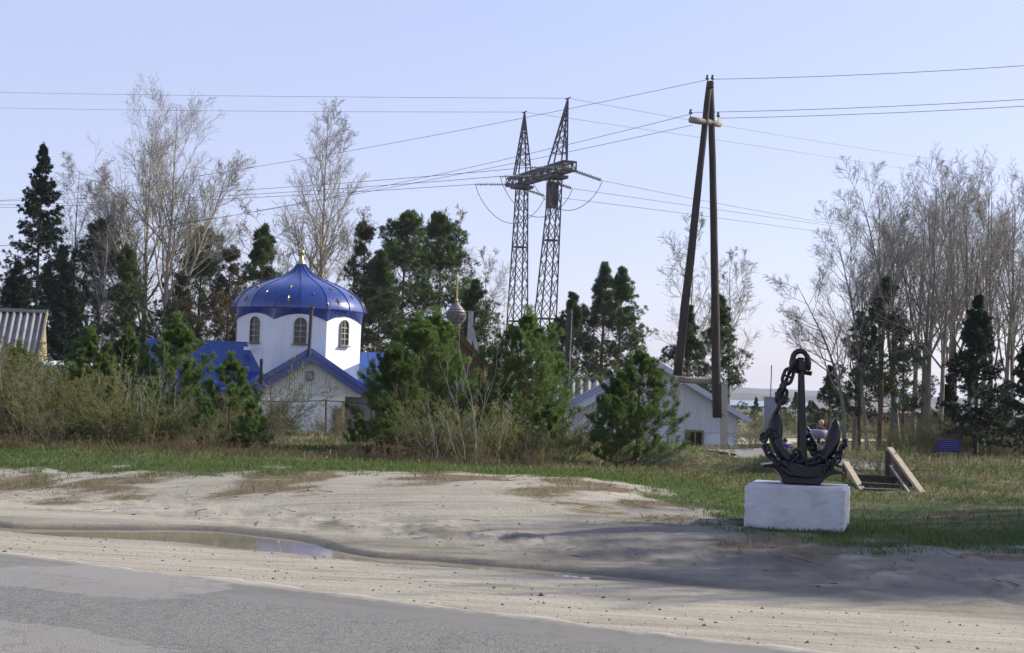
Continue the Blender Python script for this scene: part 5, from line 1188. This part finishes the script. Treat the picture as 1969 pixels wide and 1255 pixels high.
def pylon():
    YL, YR = 150.0, 142.0; gl = P(1004, 350, YL); gr = P(1069, 338, YR); zc = (gl[2] + gr[2]) / 2
    root = empty('steel_pylon', (gl[0], gl[1], -1.9)); tag(root, 'twin-masted steel lattice pylon with a lattice crossarm', 'pylon'); O = np.array([gl[0], gl[1], -1.9])
    ax = gr - gl; ax[2] = 0; D = np.linalg.norm(ax); ax /= D; ay = np.array([-ax[1], ax[0], 0]); zc -= O[2]
    W_ = lambda u, v, z: ax * u + ay * v + np.array([0, 0, z])
    W_base = W_
    t = .065
    def mast(u0):
        m = MB(); n = 13; zs = [zc * (1 - (1 - i / n) ** 1.12) for i in range(n + 1)]; half = lambda z: .48 + .66 * (1 - z / zc) ** 1.15; ln = lambda z: (-1.0 * (1 - z / zc) if z < zc else .95 * (z - zc) / 7.7) * (u0 > 0)
        cn = [(-1, -1), (1, -1), (1, 1), (-1, 1)]; W0 = W_base
        W_ = lambda u, v, z: W0(u, v, z) + np.array([ln(z), 0, 0])
        for i in range(n):
            z0, z1 = zs[i], zs[i + 1]; h0, h1 = half(z0), half(z1)
            for k in range(4):
                a, b = cn[k], cn[(k + 1) % 4]
                m.bar(W_(u0 + a[0] * h0, a[1] * h0, z0), W_(u0 + a[0] * h1, a[1] * h1, z1), .14)
                m.bar(W_(u0 + a[0] * h0, a[1] * h0, z0), W_(u0 + b[0] * h1, b[1] * h1, z1), t); m.bar(W_(u0 + b[0] * h0, b[1] * h0, z0), W_(u0 + a[0] * h1, a[1] * h1, z1), t)
                if i % 4 == 0: m.bar(W_(u0 + a[0] * h1, a[1] * h1, z1), W_(u0 + b[0] * h1, b[1] * h1, z1), .13)
        m.build('mast', 'steel_dark', root)
        s = MB(); top = zc + 7.7; apex = W_(u0, 0, top)
        for a in cn:
            s.bar(W_(u0 + a[0] * .72, a[1] * .72, zc + 1.0), apex, .15)
        for i in range(1, 6):
            f = i / 6; f2 = (i + 1) / 6; h = .72 * (1 - f); h2 = .72 * (1 - f2); z = zc + 1 + (top - zc - 1) * f; z2 = zc + 1 + (top - zc - 1) * f2
            for k in range(4):
                a, b = cn[k], cn[(k + 1) % 4]; s.bar(W_(u0 + a[0] * h, a[1] * h, z), W_(u0 + b[0] * h, b[1] * h, z), .08)
                if i < 5: s.bar(W_(u0 + a[0] * h, a[1] * h, z), W_(u0 + b[0] * h2, b[1] * h2, z2), .07)
        out = -1 if u0 == 0 else 1; s.bar(W_(u0 + out * 2.1, 0, zc + 1), W_(u0 + out * .2, 0, zc + 5.3), .12); s.bar(W_(u0 - .6, 0, top), W_(u0 + .6, 0, top), .08)
        s.build('spire', 'steel_dark', root); return W_(u0, 0, top)
    tops = [mast(0), mast(D)]
    c = MB(); u0, u1 = -2.8, D + 3.2; n = 16; hv = .7; hz = .85
    for i in range(n):
        a0, a1 = u0 + (u1 - u0) * i / n, u0 + (u1 - u0) * (i + 1) / n
        for v in (-hv, hv):
            for z in (0, hz): c.bar(W_(a0, v, zc + z), W_(a1, v, zc + z), .13)
            c.bar(W_(a0, v, zc + (i % 2) * hz), W_(a1, v, zc + ((i + 1) % 2) * hz), .1); c.bar(W_(a0, v, zc), W_(a0, v, zc + hz), .1)
        for z in (0, hz): c.bar(W_(a0, -hv, zc + z), W_(a0, hv, zc + z), .1); c.bar(W_(a0, -hv if i % 2 else hv, zc + z), W_(a1, hv if i % 2 else -hv, zc + z), .09)
    for z in (0, hz): c.bar(W_(u1, -hv, zc + z), W_(u1, hv, zc + z), .15)
    for v in (-hv, hv): c.bar(W_(u1, v, zc), W_(u1, v, zc + hz), .15)
    c.build('crossarm', 'steel_dark', root)
    for u in (0, D): MB().box(Vector(W_(u, 0, zc - .35)), (1.9, 1.9, .3), rz=math.atan2(ax[1], ax[0])).build('saddle', 'steel_dark', root)
    MB().box(Vector(W_(D - .75, 0, zc - 2.1)), (.2, 1.3, 2.6), rz=math.atan2(ax[1], ax[0])).build('plate', 'steel_dark', root)
    # strings of insulators to both sides, jumper loops below
    endsL, endsR = [], []
    tl = P(912, 352, 153) - O; tr = P(1168, 344, 142) - O; aL = W_(u0, .9, zc + .5); aR = W_(u1, -.5, zc + .5); vL = tl - aL; vR = tr - aR
    def string(a, v):
        m = MB(); k = 17
        m.tube([a, a + v], .05, 6)
        dv = v / np.linalg.norm(v); Q = Vector(dv).to_track_quat('Z', 'Y').to_matrix()
        for i in range(k):
            cpt = Vector(a + v * (.08 + .86 * i / (k - 1))); V = []
            for r_, z in ((.05, -.07), (.19, -.03), (.17, .03), (.05, .07)):
                V += [cpt + Q @ Vector((r_ * math.cos(j * 1.0472), r_ * math.sin(j * 1.0472), z)) for j in range(6)]
            m.add(V, [(q * 6 + j, q * 6 + (j + 1) % 6, q * 6 + 6 + (j + 1) % 6, q * 6 + 6 + j) for q in range(3) for j in range(6)])
        m.build('insulator_string', 'glass_ins', root, True)
    for u in (u0 + .3, (u0 + u1) / 2, u1 - .3):
        a = W_(u, .9, zc + .35); string(a, vL); endsL.append(a + vL); a2 = W_(u, -.9, zc + .35); string(a2, vR); endsR.append(a2 + vR)
        p0, p1 = a + vL, a2 + vR; mid = (p0 + p1) / 2; sg = 3.6
        MB().tube([p0 + (p1 - p0) * f - np.array([0, 0, sg * (1 - (2 * f - 1) ** 2) ** .8]) for f in np.linspace(0, 1, 22)], .035, 5).build('jumper_cable', 'wire', root)
    rw = .028; nm = ('nearest', 'middle', 'far')
    for i, e in enumerate(endsL):
        s = e + O; y = (395, 386, 379)[i]; cable('transmission_wire', s, P(-300, y + 8, 235), (440, (382, 376, 367)[i]), rw, ('lowest', 'middle', 'highest')[i] + ' of the three pylon conductors running left', 'conductors of the pylon')
    for i, e in enumerate(endsR):
        s = e + O; y = (505, 478, 470)[i]; cable('transmission_wire', s, P(2150, y + 30, 225), (1480, (432, 417, 409)[i]), rw, ('lowest', 'middle', 'highest')[i] + ' of the three pylon conductors running right', 'conductors of the pylon')
    for tp, eL, vL_, eR, vR_, w in ((tops[0] + O, (-300, 200, 230), (440, 213), (2150, 392, 230), (1400, 272), 'left'), (tops[1] + O, (-300, 170, 225), (440, 184), (2150, 350, 220), (1400, 243), 'right')):
        cable('earth_wire', tp, P(*eL), vL_, .02, f'thin earth wire running left from the {w} pylon spire', 'earth wires of the pylon'); cable('earth_wire', tp, P(*eR), vR_, .02, f'thin earth wire running right from the {w} pylon spire', 'earth wires of the pylon')
pylon()

# ------------------------------------------------------------------ anchor monument
simple('anchor_black', (.006, .006, .008), (.0035, .0035, .005), 7, .34, bmp=.6, bdist=.006, spec=.5)
def monument():
    fl = on_ground(1430, 1013); rz = R(-17); ex = np.array([math.cos(rz), math.sin(rz), 0]); ey = np.array([-math.sin(rz), math.cos(rz), 0])
    Y = fl[1]; z0 = fl[2]; wdt = 184 / F * Y * 1.02; dep = .95; hgt = 80 / F * Y
    c = fl + ex * wdt / 2 + ey * dep / 2
    pl = empty('plinth', (c[0], c[1], z0 - .12), rz); tag(pl, 'whitewashed rectangular plinth under the black anchor', 'plinth')
    b = MB().box((0, 0, (hgt + .12) / 2), (wdt, dep, hgt + .12)).build('block', 'plinth_paint', pl, bevel=.010)
    import bmesh
    bm = bmesh.new(); bm.from_mesh(b.data); bmesh.ops.subdivide_edges(bm, edges=list(bm.edges), cuts=14, use_grid_fill=True)      # hand-plastered, slightly uneven faces and knocked edges
    for v in bm.verts:
        k = .004 + .006 * (abs(v.co.x) > wdt / 2 - .03) * (abs(v.co.y) > dep / 2 - .03) + .004 * (v.co.z > hgt + .09)
        f = float(fbm(v.co.x * 1.7 + v.co.z * 2.3, v.co.y * 1.9 - v.co.z * 1.1, .35, 71)); f2 = float(fbm(v.co.x * 2.1 - v.co.z, v.co.z * 1.7 + v.co.y, .22, 72))
        v.co += Vector((math.copysign(1, v.co.x) * k * f, math.copysign(1, v.co.y) * k * f2, (k * f2 - .002) * (v.co.z > hgt)))
    bm.to_mesh(b.data); bm.free()
    MB().box((0, 0, hgt + .12 + .008), (wdt - .06, dep - .06, .024)).build('cap', 'plinth_paint', pl, bevel=.006)
    zt = z0 + hgt + .018
    g = np.array([c[0], c[1], zt]); gx = P(1538, 900, c[1] - .02); g[0] = gx[0]
    K = c[1] / F                                   # metres per pixel at the anchor
    root = empty('anchor', g, R(-4)); tag(root, 'large black ship anchor with curved flukes standing upright', 'anchor'); q = lambda px, py: ((px - 1537) * K, (933 - py) * K)
    def extr(out, d, name, bev=.012, dy=0):
        MB().prism([q(*p) for p in out], -d / 2 + dy, d / 2 + dy).build(name, 'anchor_black', root, bevel=bev)
    # crown: a goblet-shaped foot with two flaring lips
    z5 = lambda pts: [(1440 + x / 4.185, 660 + y / 4.185) for x, y in pts]
    extr(z5([(262, 1134), (556, 1138), (575, 1105), (605, 1075), (650, 1052), (700, 1045), (748, 1046), (735, 1026), (690, 1012), (655, 992), (640, 965), (560, 985), (420, 1000), (310, 960), (255, 945), (215, 968), (165, 985), (110, 990), (92, 1004), (130, 1012), (180, 1016), (215, 1040), (242, 1075), (258, 1110)]), .42, 'crown', .015)
    extr(z5([(255, 1020), (300, 955), (420, 985), (560, 970), (640, 965), (600, 1030), (545, 1075), (420, 1092), (300, 1075)]), .56, 'crown_block', .03)
    def fluke(spine, wds, deps, name, sg):
        V = []; n = len(spine); m = 10
        for i in range(n):
            a = np.array(q(*z5([spine[max(i - 1, 0)]])[0])); b2 = np.array(q(*z5([spine[min(i + 1, n - 1)]])[0])); t = (b2 - a) / (np.linalg.norm(b2 - a) + 1e-9); nn = np.array([-t[1], t[0]]); ct = np.array(q(*z5([spine[i]])[0])); w = wds[i] / 4.185 * K / 2 * .88; d = deps[i] / 2
            for j in range(m):
                an = 2 * math.pi * j / m; cx_, sx_ = math.cos(an), math.sin(an); cx_ = math.copysign(abs(cx_) ** .6, cx_); sx_ = math.copysign(abs(sx_) ** .7, sx_); pnt = ct + nn * w * cx_; V.append((pnt[0], d * sx_, pnt[1]))
        Fc = [(i * m + j, i * m + (j + 1) % m, (i + 1) * m + (j + 1) % m, (i + 1) * m + j) for i in range(n - 1) for j in range(m)] + [tuple(range(m)), tuple(range((n - 1) * m, n * m))]
        MB().add(V, Fc).build(name, 'anchor_black', root, True)
    fluke([(202, 548), (208, 590), (207, 650), (205, 720), (212, 800), (235, 870), (285, 930), (360, 975)], [16, 82, 124, 138, 118, 112, 118, 120], [.08, .14, .2, .26, .3, .34, .38, .4], 'fluke', -1)
    fluke([(681, 608), (680, 650), (675, 710), (662, 780), (640, 850), (600, 910), (545, 955), (470, 985)], [16, 80, 116, 128, 116, 112, 116, 120], [.08, .14, .2, .26, .3, .34, .38, .4], 'fluke', 1)
    # shank, a tapering square bar with a stud line on its edge, and the shackle
    s0, s1 = q(*z5([(425, 985)])[0]), q(*z5([(398, 215)])[0])
    def sq(p, hw_, hd): return [(p[0] - hw_, -hd, p[1]), (p[0] + hw_, -hd, p[1]), (p[0] + hw_, hd, p[1]), (p[0] - hw_, hd, p[1])]
    MB().add(sq(s0, 36 / 4.185 * K, .09) + sq(s1, 21 / 4.185 * K, .06), [(0, 1, 5, 4), (1, 2, 6, 5), (2, 3, 7, 6), (3, 0, 4, 7), (3, 2, 1, 0), (4, 5, 6, 7)]).build('shank', 'anchor_black', root, bevel=.012)
    hx, hz = q(*z5([(393, 190)])[0]); MB().box((hx, 0, hz), (.135, .15, .20)).build('shank_eye', 'anchor_black', root, bevel=.04)
    pts = [(hx + .09, 0, hz - .09), (hx + .098, 0, hz + .03)] + [(hx - .006 + .092 * math.cos(a), 0, hz + .085 + .095 * math.sin(a)) for a in np.linspace(0, math.pi, 9)] + [(hx - .11, 0, hz + .03), (hx - .10, 0, hz - .06)]
    MB().tube(pts, .036, 10).build('shackle', 'anchor_black', root, True)
    MB().tube([(hx - .15, 0, hz - .05), (hx + .14, 0, hz - .09)], .04, 10).build('shackle_pin', 'anchor_black', root, True)
    for x, y in ((752, 812), (735, 815), (690, 880), (660, 930)):
        a = q(*z5([(x, y)])[0]); MB().lathe([(.03, -.03), (.035, .0), (.02, .03)], 8, (a[0], -.1, a[1])).build('bolt', 'anchor_black', root)
    # the chain: studded oval links, slack from the shackle to the left fluke, then wrapped low round the arms
    ch = empty('anchor_chain', g, R(-4)); tag(ch, 'heavy black studded chain hanging from the anchor ring and round its arms', 'chain')
    lm = MB(); Lh, Wh, rr_ = .112, .068, .026
    pts = [(Wh * math.cos(a), 0, (Lh - Wh) * (1 if math.sin(a) > 0 else -1) * min(1, abs(math.sin(a)) * 3) + Wh * math.sin(a)) for a in np.linspace(0, 2 * math.pi, 21)]
    lm.tube(pts, rr_, 8, False); lm.tube([(-Wh, 0, 0), (-.5 * Wh, 0, 0), (.5 * Wh, 0, 0), (Wh, 0, 0)], [.028, .018, .018, .028], 7); l0 = lm.build('link', 'anchor_black', ch, True); first = [True]
    def link(p, d, twist, sc=1.0):
        o = l0 if first[0] else l0.copy()
        if not first[0]: COL.objects.link(o); o.parent = ch
        first[0] = False; o.location = p; qd = Vector(d).normalized().to_track_quat('Z', 'Y'); o.rotation_mode = 'QUATERNION'; o.rotation_quaternion = qd @ Quaternion((0, 0, 1), twist); o.scale = (sc,) * 3
    def run(pts, y, sc, tw0=0, ys=None):
        pp = [Vector((q(*p)[0], (ys[i] if ys else y), q(*p)[1])) for i, p in enumerate(pts)]; seg = []; 
        for i in range(len(pp) - 1): seg.append((pp[i + 1] - pp[i]).length)
        tot = sum(seg); step = .148 * sc; k = 0; s = 0
        while s < tot:
            u = s; i = 0
            while i < len(seg) - 1 and u > seg[i]: u -= seg[i]; i += 1
            d = pp[i + 1] - pp[i]; link(pp[i] + d.normalized() * u, d, tw0 + (R(8) if k % 2 == 0 else R(78)), sc); k += 1; s += step
    run([(1517, 709), (1511, 724), (1506, 740), (1502, 754), (1498, 770), (1494, 786), (1491, 802)], -.02, .88, 0.05)
    run([(1466, 846), (1468, 862), (1475, 876), (1487, 888), (1500, 898), (1512, 908)], -.28, .6, .5, ys=[-.12, -.2, -.24, -.27, -.3, -.31])
    run([(1618, 852), (1610, 866), (1604, 880), (1594, 892), (1580, 904)], -.26, .6, .3, ys=[-.08, -.16, -.22, -.27, -.3])
    run([(1552, 838), (1560, 855), (1566, 868), (1574, 880), (1584, 872), (1590, 862)], .12, .8, .9); run([(1556, 888), (1568, 884), (1578, 890)], -.2, .75, .2); run([(1520, 884), (1528, 874), (1534, 886)], -.2, .75, .2); run([(1468, 842), (1476, 836), (1484, 838)], -.13, .7, 0)
monument()

# ------------------------------------------------------------------ footbridge, sign, people
simple('rail_wood', (.52, .44, .31), (.40, .32, .21), 4, .8, stretch=(3, 3, 3), bmp=.3)
simple('old_plank', (.075, .062, .05), (.045, .036, .03), 5, .9, bmp=.4)
simple('sign_blue', (.020, .020, .16), (.016, .016, .125), 3, .5)
simple('sign_print', (.16, .16, .34), (.10, .10, .26), 12, .6)
def bridge():
    o = on_ground(1690, 945); root = empty('footbridge', o); tag(root, 'small wooden footbridge with sloping handrails over the ditch', 'footbridge'); L = lambda px, py, Y: P(px, py, Y) - o
    Y0 = o[1]; a, b = L(1626, 889, Y0 + 1.7), L(1659, 944, Y0 + .1); MB().bar(a, b, .10, .05).build('handrail', 'rail_wood', root, bevel=.006)
    MB().bar(a + np.array([-.02, 0, -.03]), a + np.array([-.02, 0, -.75]), .07, .07).build('post', 'weathered_wood', root)
    a2, b2 = L(1711, 862, Y0 + 2.0), L(1776, 951, Y0 - .3); MB().bar(a2, b2, .10, .05).build('handrail', 'rail_wood', root, bevel=.006)
    MB().bar(a2 + np.array([-.03, 0, -.03]), a2 + np.array([-.03, 0, -.85]), .08, .08).build('post', 'weathered_wood', root)
    # wire and brushwood screen under the right rail
    c2 = a2 + np.array([0, 0, -.8]); rg = random.Random(4); m = MB()
    for i in range(150):
        u = rg.random(); top = Vector(a2).lerp(Vector(b2), u); bot = Vector(c2).lerp(Vector(b2), u) ; w = rg.uniform(-.12, .12); e = Vector(a2).lerp(Vector(b2), min(1, max(0, u + w))); e2 = Vector(c2).lerp(Vector(b2), min(1, max(0, u + w))); m.bar(top - Vector((0, 0, .05)), bot.lerp(e2, .9), .016)
    tag(m.build('brush_screen', 'dry_vine', root), kind='stuff')
    mid0, mid1 = Vector(a2).lerp(Vector(c2), .35), Vector(b2) + Vector((-.22, 0, .02)); MB().bar(mid0, mid1, .03, .03).build('wire_rail', 'concrete', root)
    for k in range(7):
        y = Y0 + .15 + k * .34; zz = .02 - .04 * k * .2; pa, pb = L(1662 - k * 1.5, 941 - k * 3, y), L(1724 - k * 1.2, 944 - k * 3.2, y); zz = max(pa[2], pb[2]); MB().bar((pa[0] - .02, pa[1], zz), (pb[0] + .04, pb[1], zz), .3, .05, up=(0, 0, 1)).build('plank', 'old_plank', root, bevel=.006)
    for pa, pb, yy in (((1650, 920), (1724, 925), 1.3), ((1657, 936), (1728, 940), .35)): MB().bar(L(*pa, Y0 + yy), L(*pb, Y0 + yy), .10, .15).build('riser', 'old_plank', root, bevel=.006)
    for sx in (1660, 1722): MB().bar(L(sx, 952, Y0), L(sx - 6, 930, Y0 + 2.4), .1, .14).build('stringer', 'old_plank', root)
bridge()
def sign():
    g = foot(1824, 41); root = empty('notice_board', g, R(6)); tag(root, 'blue notice board with faded white lines on two posts', 'sign'); z1, z0 = rise(g, 845), rise(g, 868); w = 48 / F * 41
    MB().box((0, 0, (z0 + z1) / 2), (w, .03, z1 - z0)).build('board', 'sign_blue', root, bevel=.004)
    for x in (-w * .4, w * .4): MB().box((x, .04, z1 / 2 - .1), (.05, .05, z1)).build('post', 'weathered_wood', root)
    m = MB(); rg = random.Random(8); h = z1 - z0
    for i in range(5):                           # the print is too faded to read: broken pale strokes
        x = -w * .42; z = z1 - h * (.16 + .17 * i)
        while x < w * .40:
            l_ = rg.uniform(.03, .09); m.box((x + l_ / 2, -.0175, z), (l_, .004, .016)); x += l_ + rg.uniform(.012, .03)
    m.build('print', 'sign_print', root)
sign()

simple('skin', (.42, .27, .19), (.38, .24, .17), 8, .6); simple('hair_blond', (.55, .44, .26), (.42, .32, .17), 14, .6); simple('hair_dark', (.03, .024, .02), (.02, .016, .013), 14, .6)
simple('jacket_rust', (.20, .055, .02), (.15, .04, .015), 9, .8); simple('jacket_blue', (.05, .04, .34), (.04, .03, .26), 9, .8); simple('trousers', (.05, .055, .10), (.035, .04, .075), 9, .85); simple('shoe', (.05, .045, .04), None, 9, .7)
simple('pram_grey', (.26, .27, .40), (.2, .21, .32), 9, .75); simple('pram_red', (.60, .06, .045), (.5, .05, .04), 9, .6)
def person(px, Y, rz, joints, label, jacket, hair, sc):
    """one skinned body; joints is a dict name -> (x,y,z) in metres for a figure about to be scaled"""
    g = foot(px, Y); root = empty('person', g, rz); root.scale = (sc,) * 3; tag(root, label, 'person')
    N = list(joints); idx = {n: i for i, n in enumerate(N)}
    E = [('pelvis', 'waist'), ('waist', 'chest'), ('chest', 'neck'), ('neck', 'head'), ('head', 'crown')]
    rad = dict(pelvis=.15, waist=.14, chest=.16, neck=.06, head=.095, crown=.07)
    for s in 'lr':
        E += [('chest', s + 'sh'), (s + 'sh', s + 'el'), (s + 'el', s + 'wr'), (s + 'wr', s + 'hand'), ('pelvis', s + 'hip'), (s + 'hip', s + 'kn'), (s + 'kn', s + 'an'), (s + 'an', s + 'toe')]
        rad.update({s + 'sh': .07, s + 'el': .05, s + 'wr': .035, s + 'hand': .038, s + 'hip': .095, s + 'kn': .07, s + 'an': .05, s + 'toe': .04})
    me = bpy.data.meshes.new('body'); me.from_pydata([joints[n] for n in N], [(idx[a], idx[b]) for a, b in E], [])
    o = bpy.data.objects.new('body', me); COL.objects.link(o); o.modifiers.new('s', 'SKIN'); o.modifiers.new('d', 'SUBSURF').levels = 2
    for n in N: v = me.skin_vertices[0].data[idx[n]]; v.radius = (rad[n],) * 2; v.use_root = (n == 'pelvis')
    dg = bpy.context.evaluated_depsgraph_get(); m2 = bpy.data.meshes.new_from_object(o.evaluated_get(dg)); bpy.data.objects.remove(o); m2.name = 'body'
    for k in (jacket, 'trousers', 'skin', 'shoe'):  m2.materials.append(MATS[k])
    segs = [(np.array(joints[a]), np.array(joints[b]), a, b) for a, b in E]
    for f in m2.polygons:
        c = np.array(f.center); best = min(segs, key=lambda s_: np.linalg.norm(c - s_[0] - np.clip(np.dot(c - s_[0], s_[1] - s_[0]) / np.dot(s_[1] - s_[0], s_[1] - s_[0]), 0, 1) * (s_[1] - s_[0]))); a, b = best[2], best[3]
        f.material_index = 2 if a in ('neck', 'head') or b.endswith('hand') else 3 if b.endswith('toe') else 1 if (a.endswith(('hip', 'kn')) or b.endswith('hip')) else 0; f.use_smooth = True
    obj('body', m2, None, root)
    hd, cr = Vector(joints['head']), Vector(joints['crown']); up = (cr - hd).normalized(); Q = up.to_track_quat('Z', 'Y').to_matrix(); V = []; n = 12
    for i in range(7):
        ph = math.pi * .62 * i / 6
        for j in range(n): an = 6.283 * j / n; V.append(hd.lerp(cr, .55) + Q @ Vector((.112 * math.sin(ph) * math.cos(an), .118 * math.sin(ph) * math.sin(an) + .012, .125 * math.cos(ph))))
    MB().add(V, [(i * n + j, i * n + (j + 1) % n, (i + 1) * n + (j + 1) % n, (i + 1) * n + j) for i in range(6) for j in range(n)]).build('hair', hair, root, True)
    fw = -Vector((0, 1, 0)); face = MB()
    for x in (-.038, .038): face.lathe([(.004, -.012), (.014, 0), (.004, .012)], 8, tuple(hd.lerp(cr, .35) + Vector((x, -.098, .0))))
    face.build('eyes', 'hair_dark', root)
    MB().add([hd + Vector((0, -.13, .01)), hd + Vector((-.018, -.095, 0)), hd + Vector((.018, -.095, 0)), hd + Vector((0, -.098, .05))], [(0, 1, 2), (0, 2, 3), (0, 3, 1), (1, 3, 2)]).build('nose', 'skin', root)
    for s in 'lr':
        w, h = Vector(joints[s + 'wr']), Vector(joints[s + 'hand']); d = (h - w).normalized(); sx = d.cross(Vector((0, 0, 1))).normalized(); hm = MB()
        for k, (off, ln) in enumerate(((-.03, .06), (-.01, .075), (.01, .07), (.03, .055))): hm.tube([h + sx * off, h + sx * off + d * ln * .5 + Vector((0, 0, -.005)), h + sx * off * 1.1 + d * ln + Vector((0, 0, -.03))], [.011, .010, .007], 6)
        hm.tube([h - d * .03 + sx * .035 * (1 if s == 'l' else -1), h + d * .02 + sx * .06 * (1 if s == 'l' else -1)], [.012, .009], 6); hm.build('fingers', 'skin', root, True)
    return root
def people():
    # adult bending forward over the pram
    J = dict(pelvis=(0, .22, .82), waist=(0, .12, .98), chest=(0, -.08, 1.12), neck=(0, -.22, 1.22), head=(0, -.27, 1.31), crown=(0, -.31, 1.43),
             lsh=(.19, -.12, 1.12), lel=(.26, -.3, .92), lwr=(.2, -.48, .82), lhand=(.18, -.55, .79), rsh=(-.19, -.12, 1.12), rel=(-.27, -.28, .92), rwr=(-.2, -.47, .82), rhand=(-.18, -.54, .79),
             lhip=(.1, .22, .78), lkn=(.12, .1, .42), lan=(.12, .22, .08), ltoe=(.13, .04, .04), rhip=(-.1, .22, .78), rkn=(-.12, .16, .42), ran=(-.12, .3, .08), rtoe=(-.13, .12, .04))
    g = foot(1572, 40); h = rise(g, 808); person(1572, 40, R(12), J, 'blond person in a rust-orange jacket bending forward behind the anchor', 'jacket_rust', 'hair_blond', h / 1.46)
    K = dict(pelvis=(0, .12, .20), waist=(0, .08, .32), chest=(0, .0, .44), neck=(0, -.04, .53), head=(0, -.06, .61), crown=(0, -.06, .73),
             lsh=(.13, 0, .45), lel=(.24, -.1, .40), lwr=(.36, -.18, .38), lhand=(.42, -.2, .37), rsh=(-.13, 0, .45), rel=(-.2, -.08, .33), rwr=(-.17, -.2, .26), rhand=(-.16, -.25, .24),
             lhip=(.08, .1, .18), lkn=(.12, -.16, .30), lan=(.1, -.1, .06), ltoe=(.1, -.22, .03), rhip=(-.08, .1, .18), rkn=(-.13, -.16, .30), ran=(-.1, -.1, .06), rtoe=(-.1, -.22, .03))
    g = foot(1508, 38); h = rise(g, 843); person(1508, 38, R(5), K, 'dark-haired child in a blue jacket crouching left of the anchor shank', 'jacket_blue', 'hair_dark', h / .76)
    g = foot(1568, 39.2); root = empty('pram', g, R(14)); tag(root, 'lilac-grey pram with a red side panel, behind the anchor', 'pram')
    MB().lathe([(.02, .42), (.2, .44), (.29, .55), (.31, .66), (.29, .67), (.26, .58)], 16).build('tub', 'pram_grey', root, True)
    MB().add([(.12, -.3, .40), (.32, -.22, .40), (.32, -.22, .48), (.12, -.31, .48), (.12, -.26, .40), (.30, -.18, .40), (.30, -.18, .48), (.12, -.27, .48)], [(0, 1, 2, 3), (7, 6, 5, 4), (0, 4, 5, 1), (1, 5, 6, 2), (2, 6, 7, 3), (3, 7, 4, 0)]).build('side_panel', 'pram_red', root)
    MB().tube([(-.22, .05, .12), (.2, -.05, .5)], .014, 6).tube([(.22, .05, .12), (-.2, -.05, .5)], .014, 6).tube([(-.24, -.22, .12), (.24, -.22, .12)], .012, 6).tube([(-.24, .22, .12), (.24, .22, .12)], .012, 6).build('chassis', 'steel_dark', root)
    for x in (-.26, .26):
        for y in (-.22, .22): w = MB().tube([(x - .02, y, .12), (x + .02, y, .12)], .12, 14).build('wheel', 'dark_pipe', root)
    MB().tube([(-.2, .2, .55), (-.2, .42, .82), (.2, .42, .82), (.2, .2, .55)], .014, 6).build('handle', 'steel_dark', root)
people()
# ------------------------------------------------------------------ haze
def haze():
    m = bpy.data.materials.new('haze'); m.use_nodes = True; n = m.node_tree.nodes; n.clear(); out = n.new('ShaderNodeOutputMaterial'); v = n.new('ShaderNodeVolumePrincipled')
    v.inputs['Color'].default_value = (.86, .9, 1, 1); v.inputs['Density'].default_value = .00016; v.inputs['Anisotropy'].default_value = .2; m.node_tree.links.new(v.outputs[0], out.inputs['Volume'])
    o = MB().box((0, 0, -16), (12400, 12400, 120)).build('haze', m); tag(o, kind='stuff')
haze()
#==END==
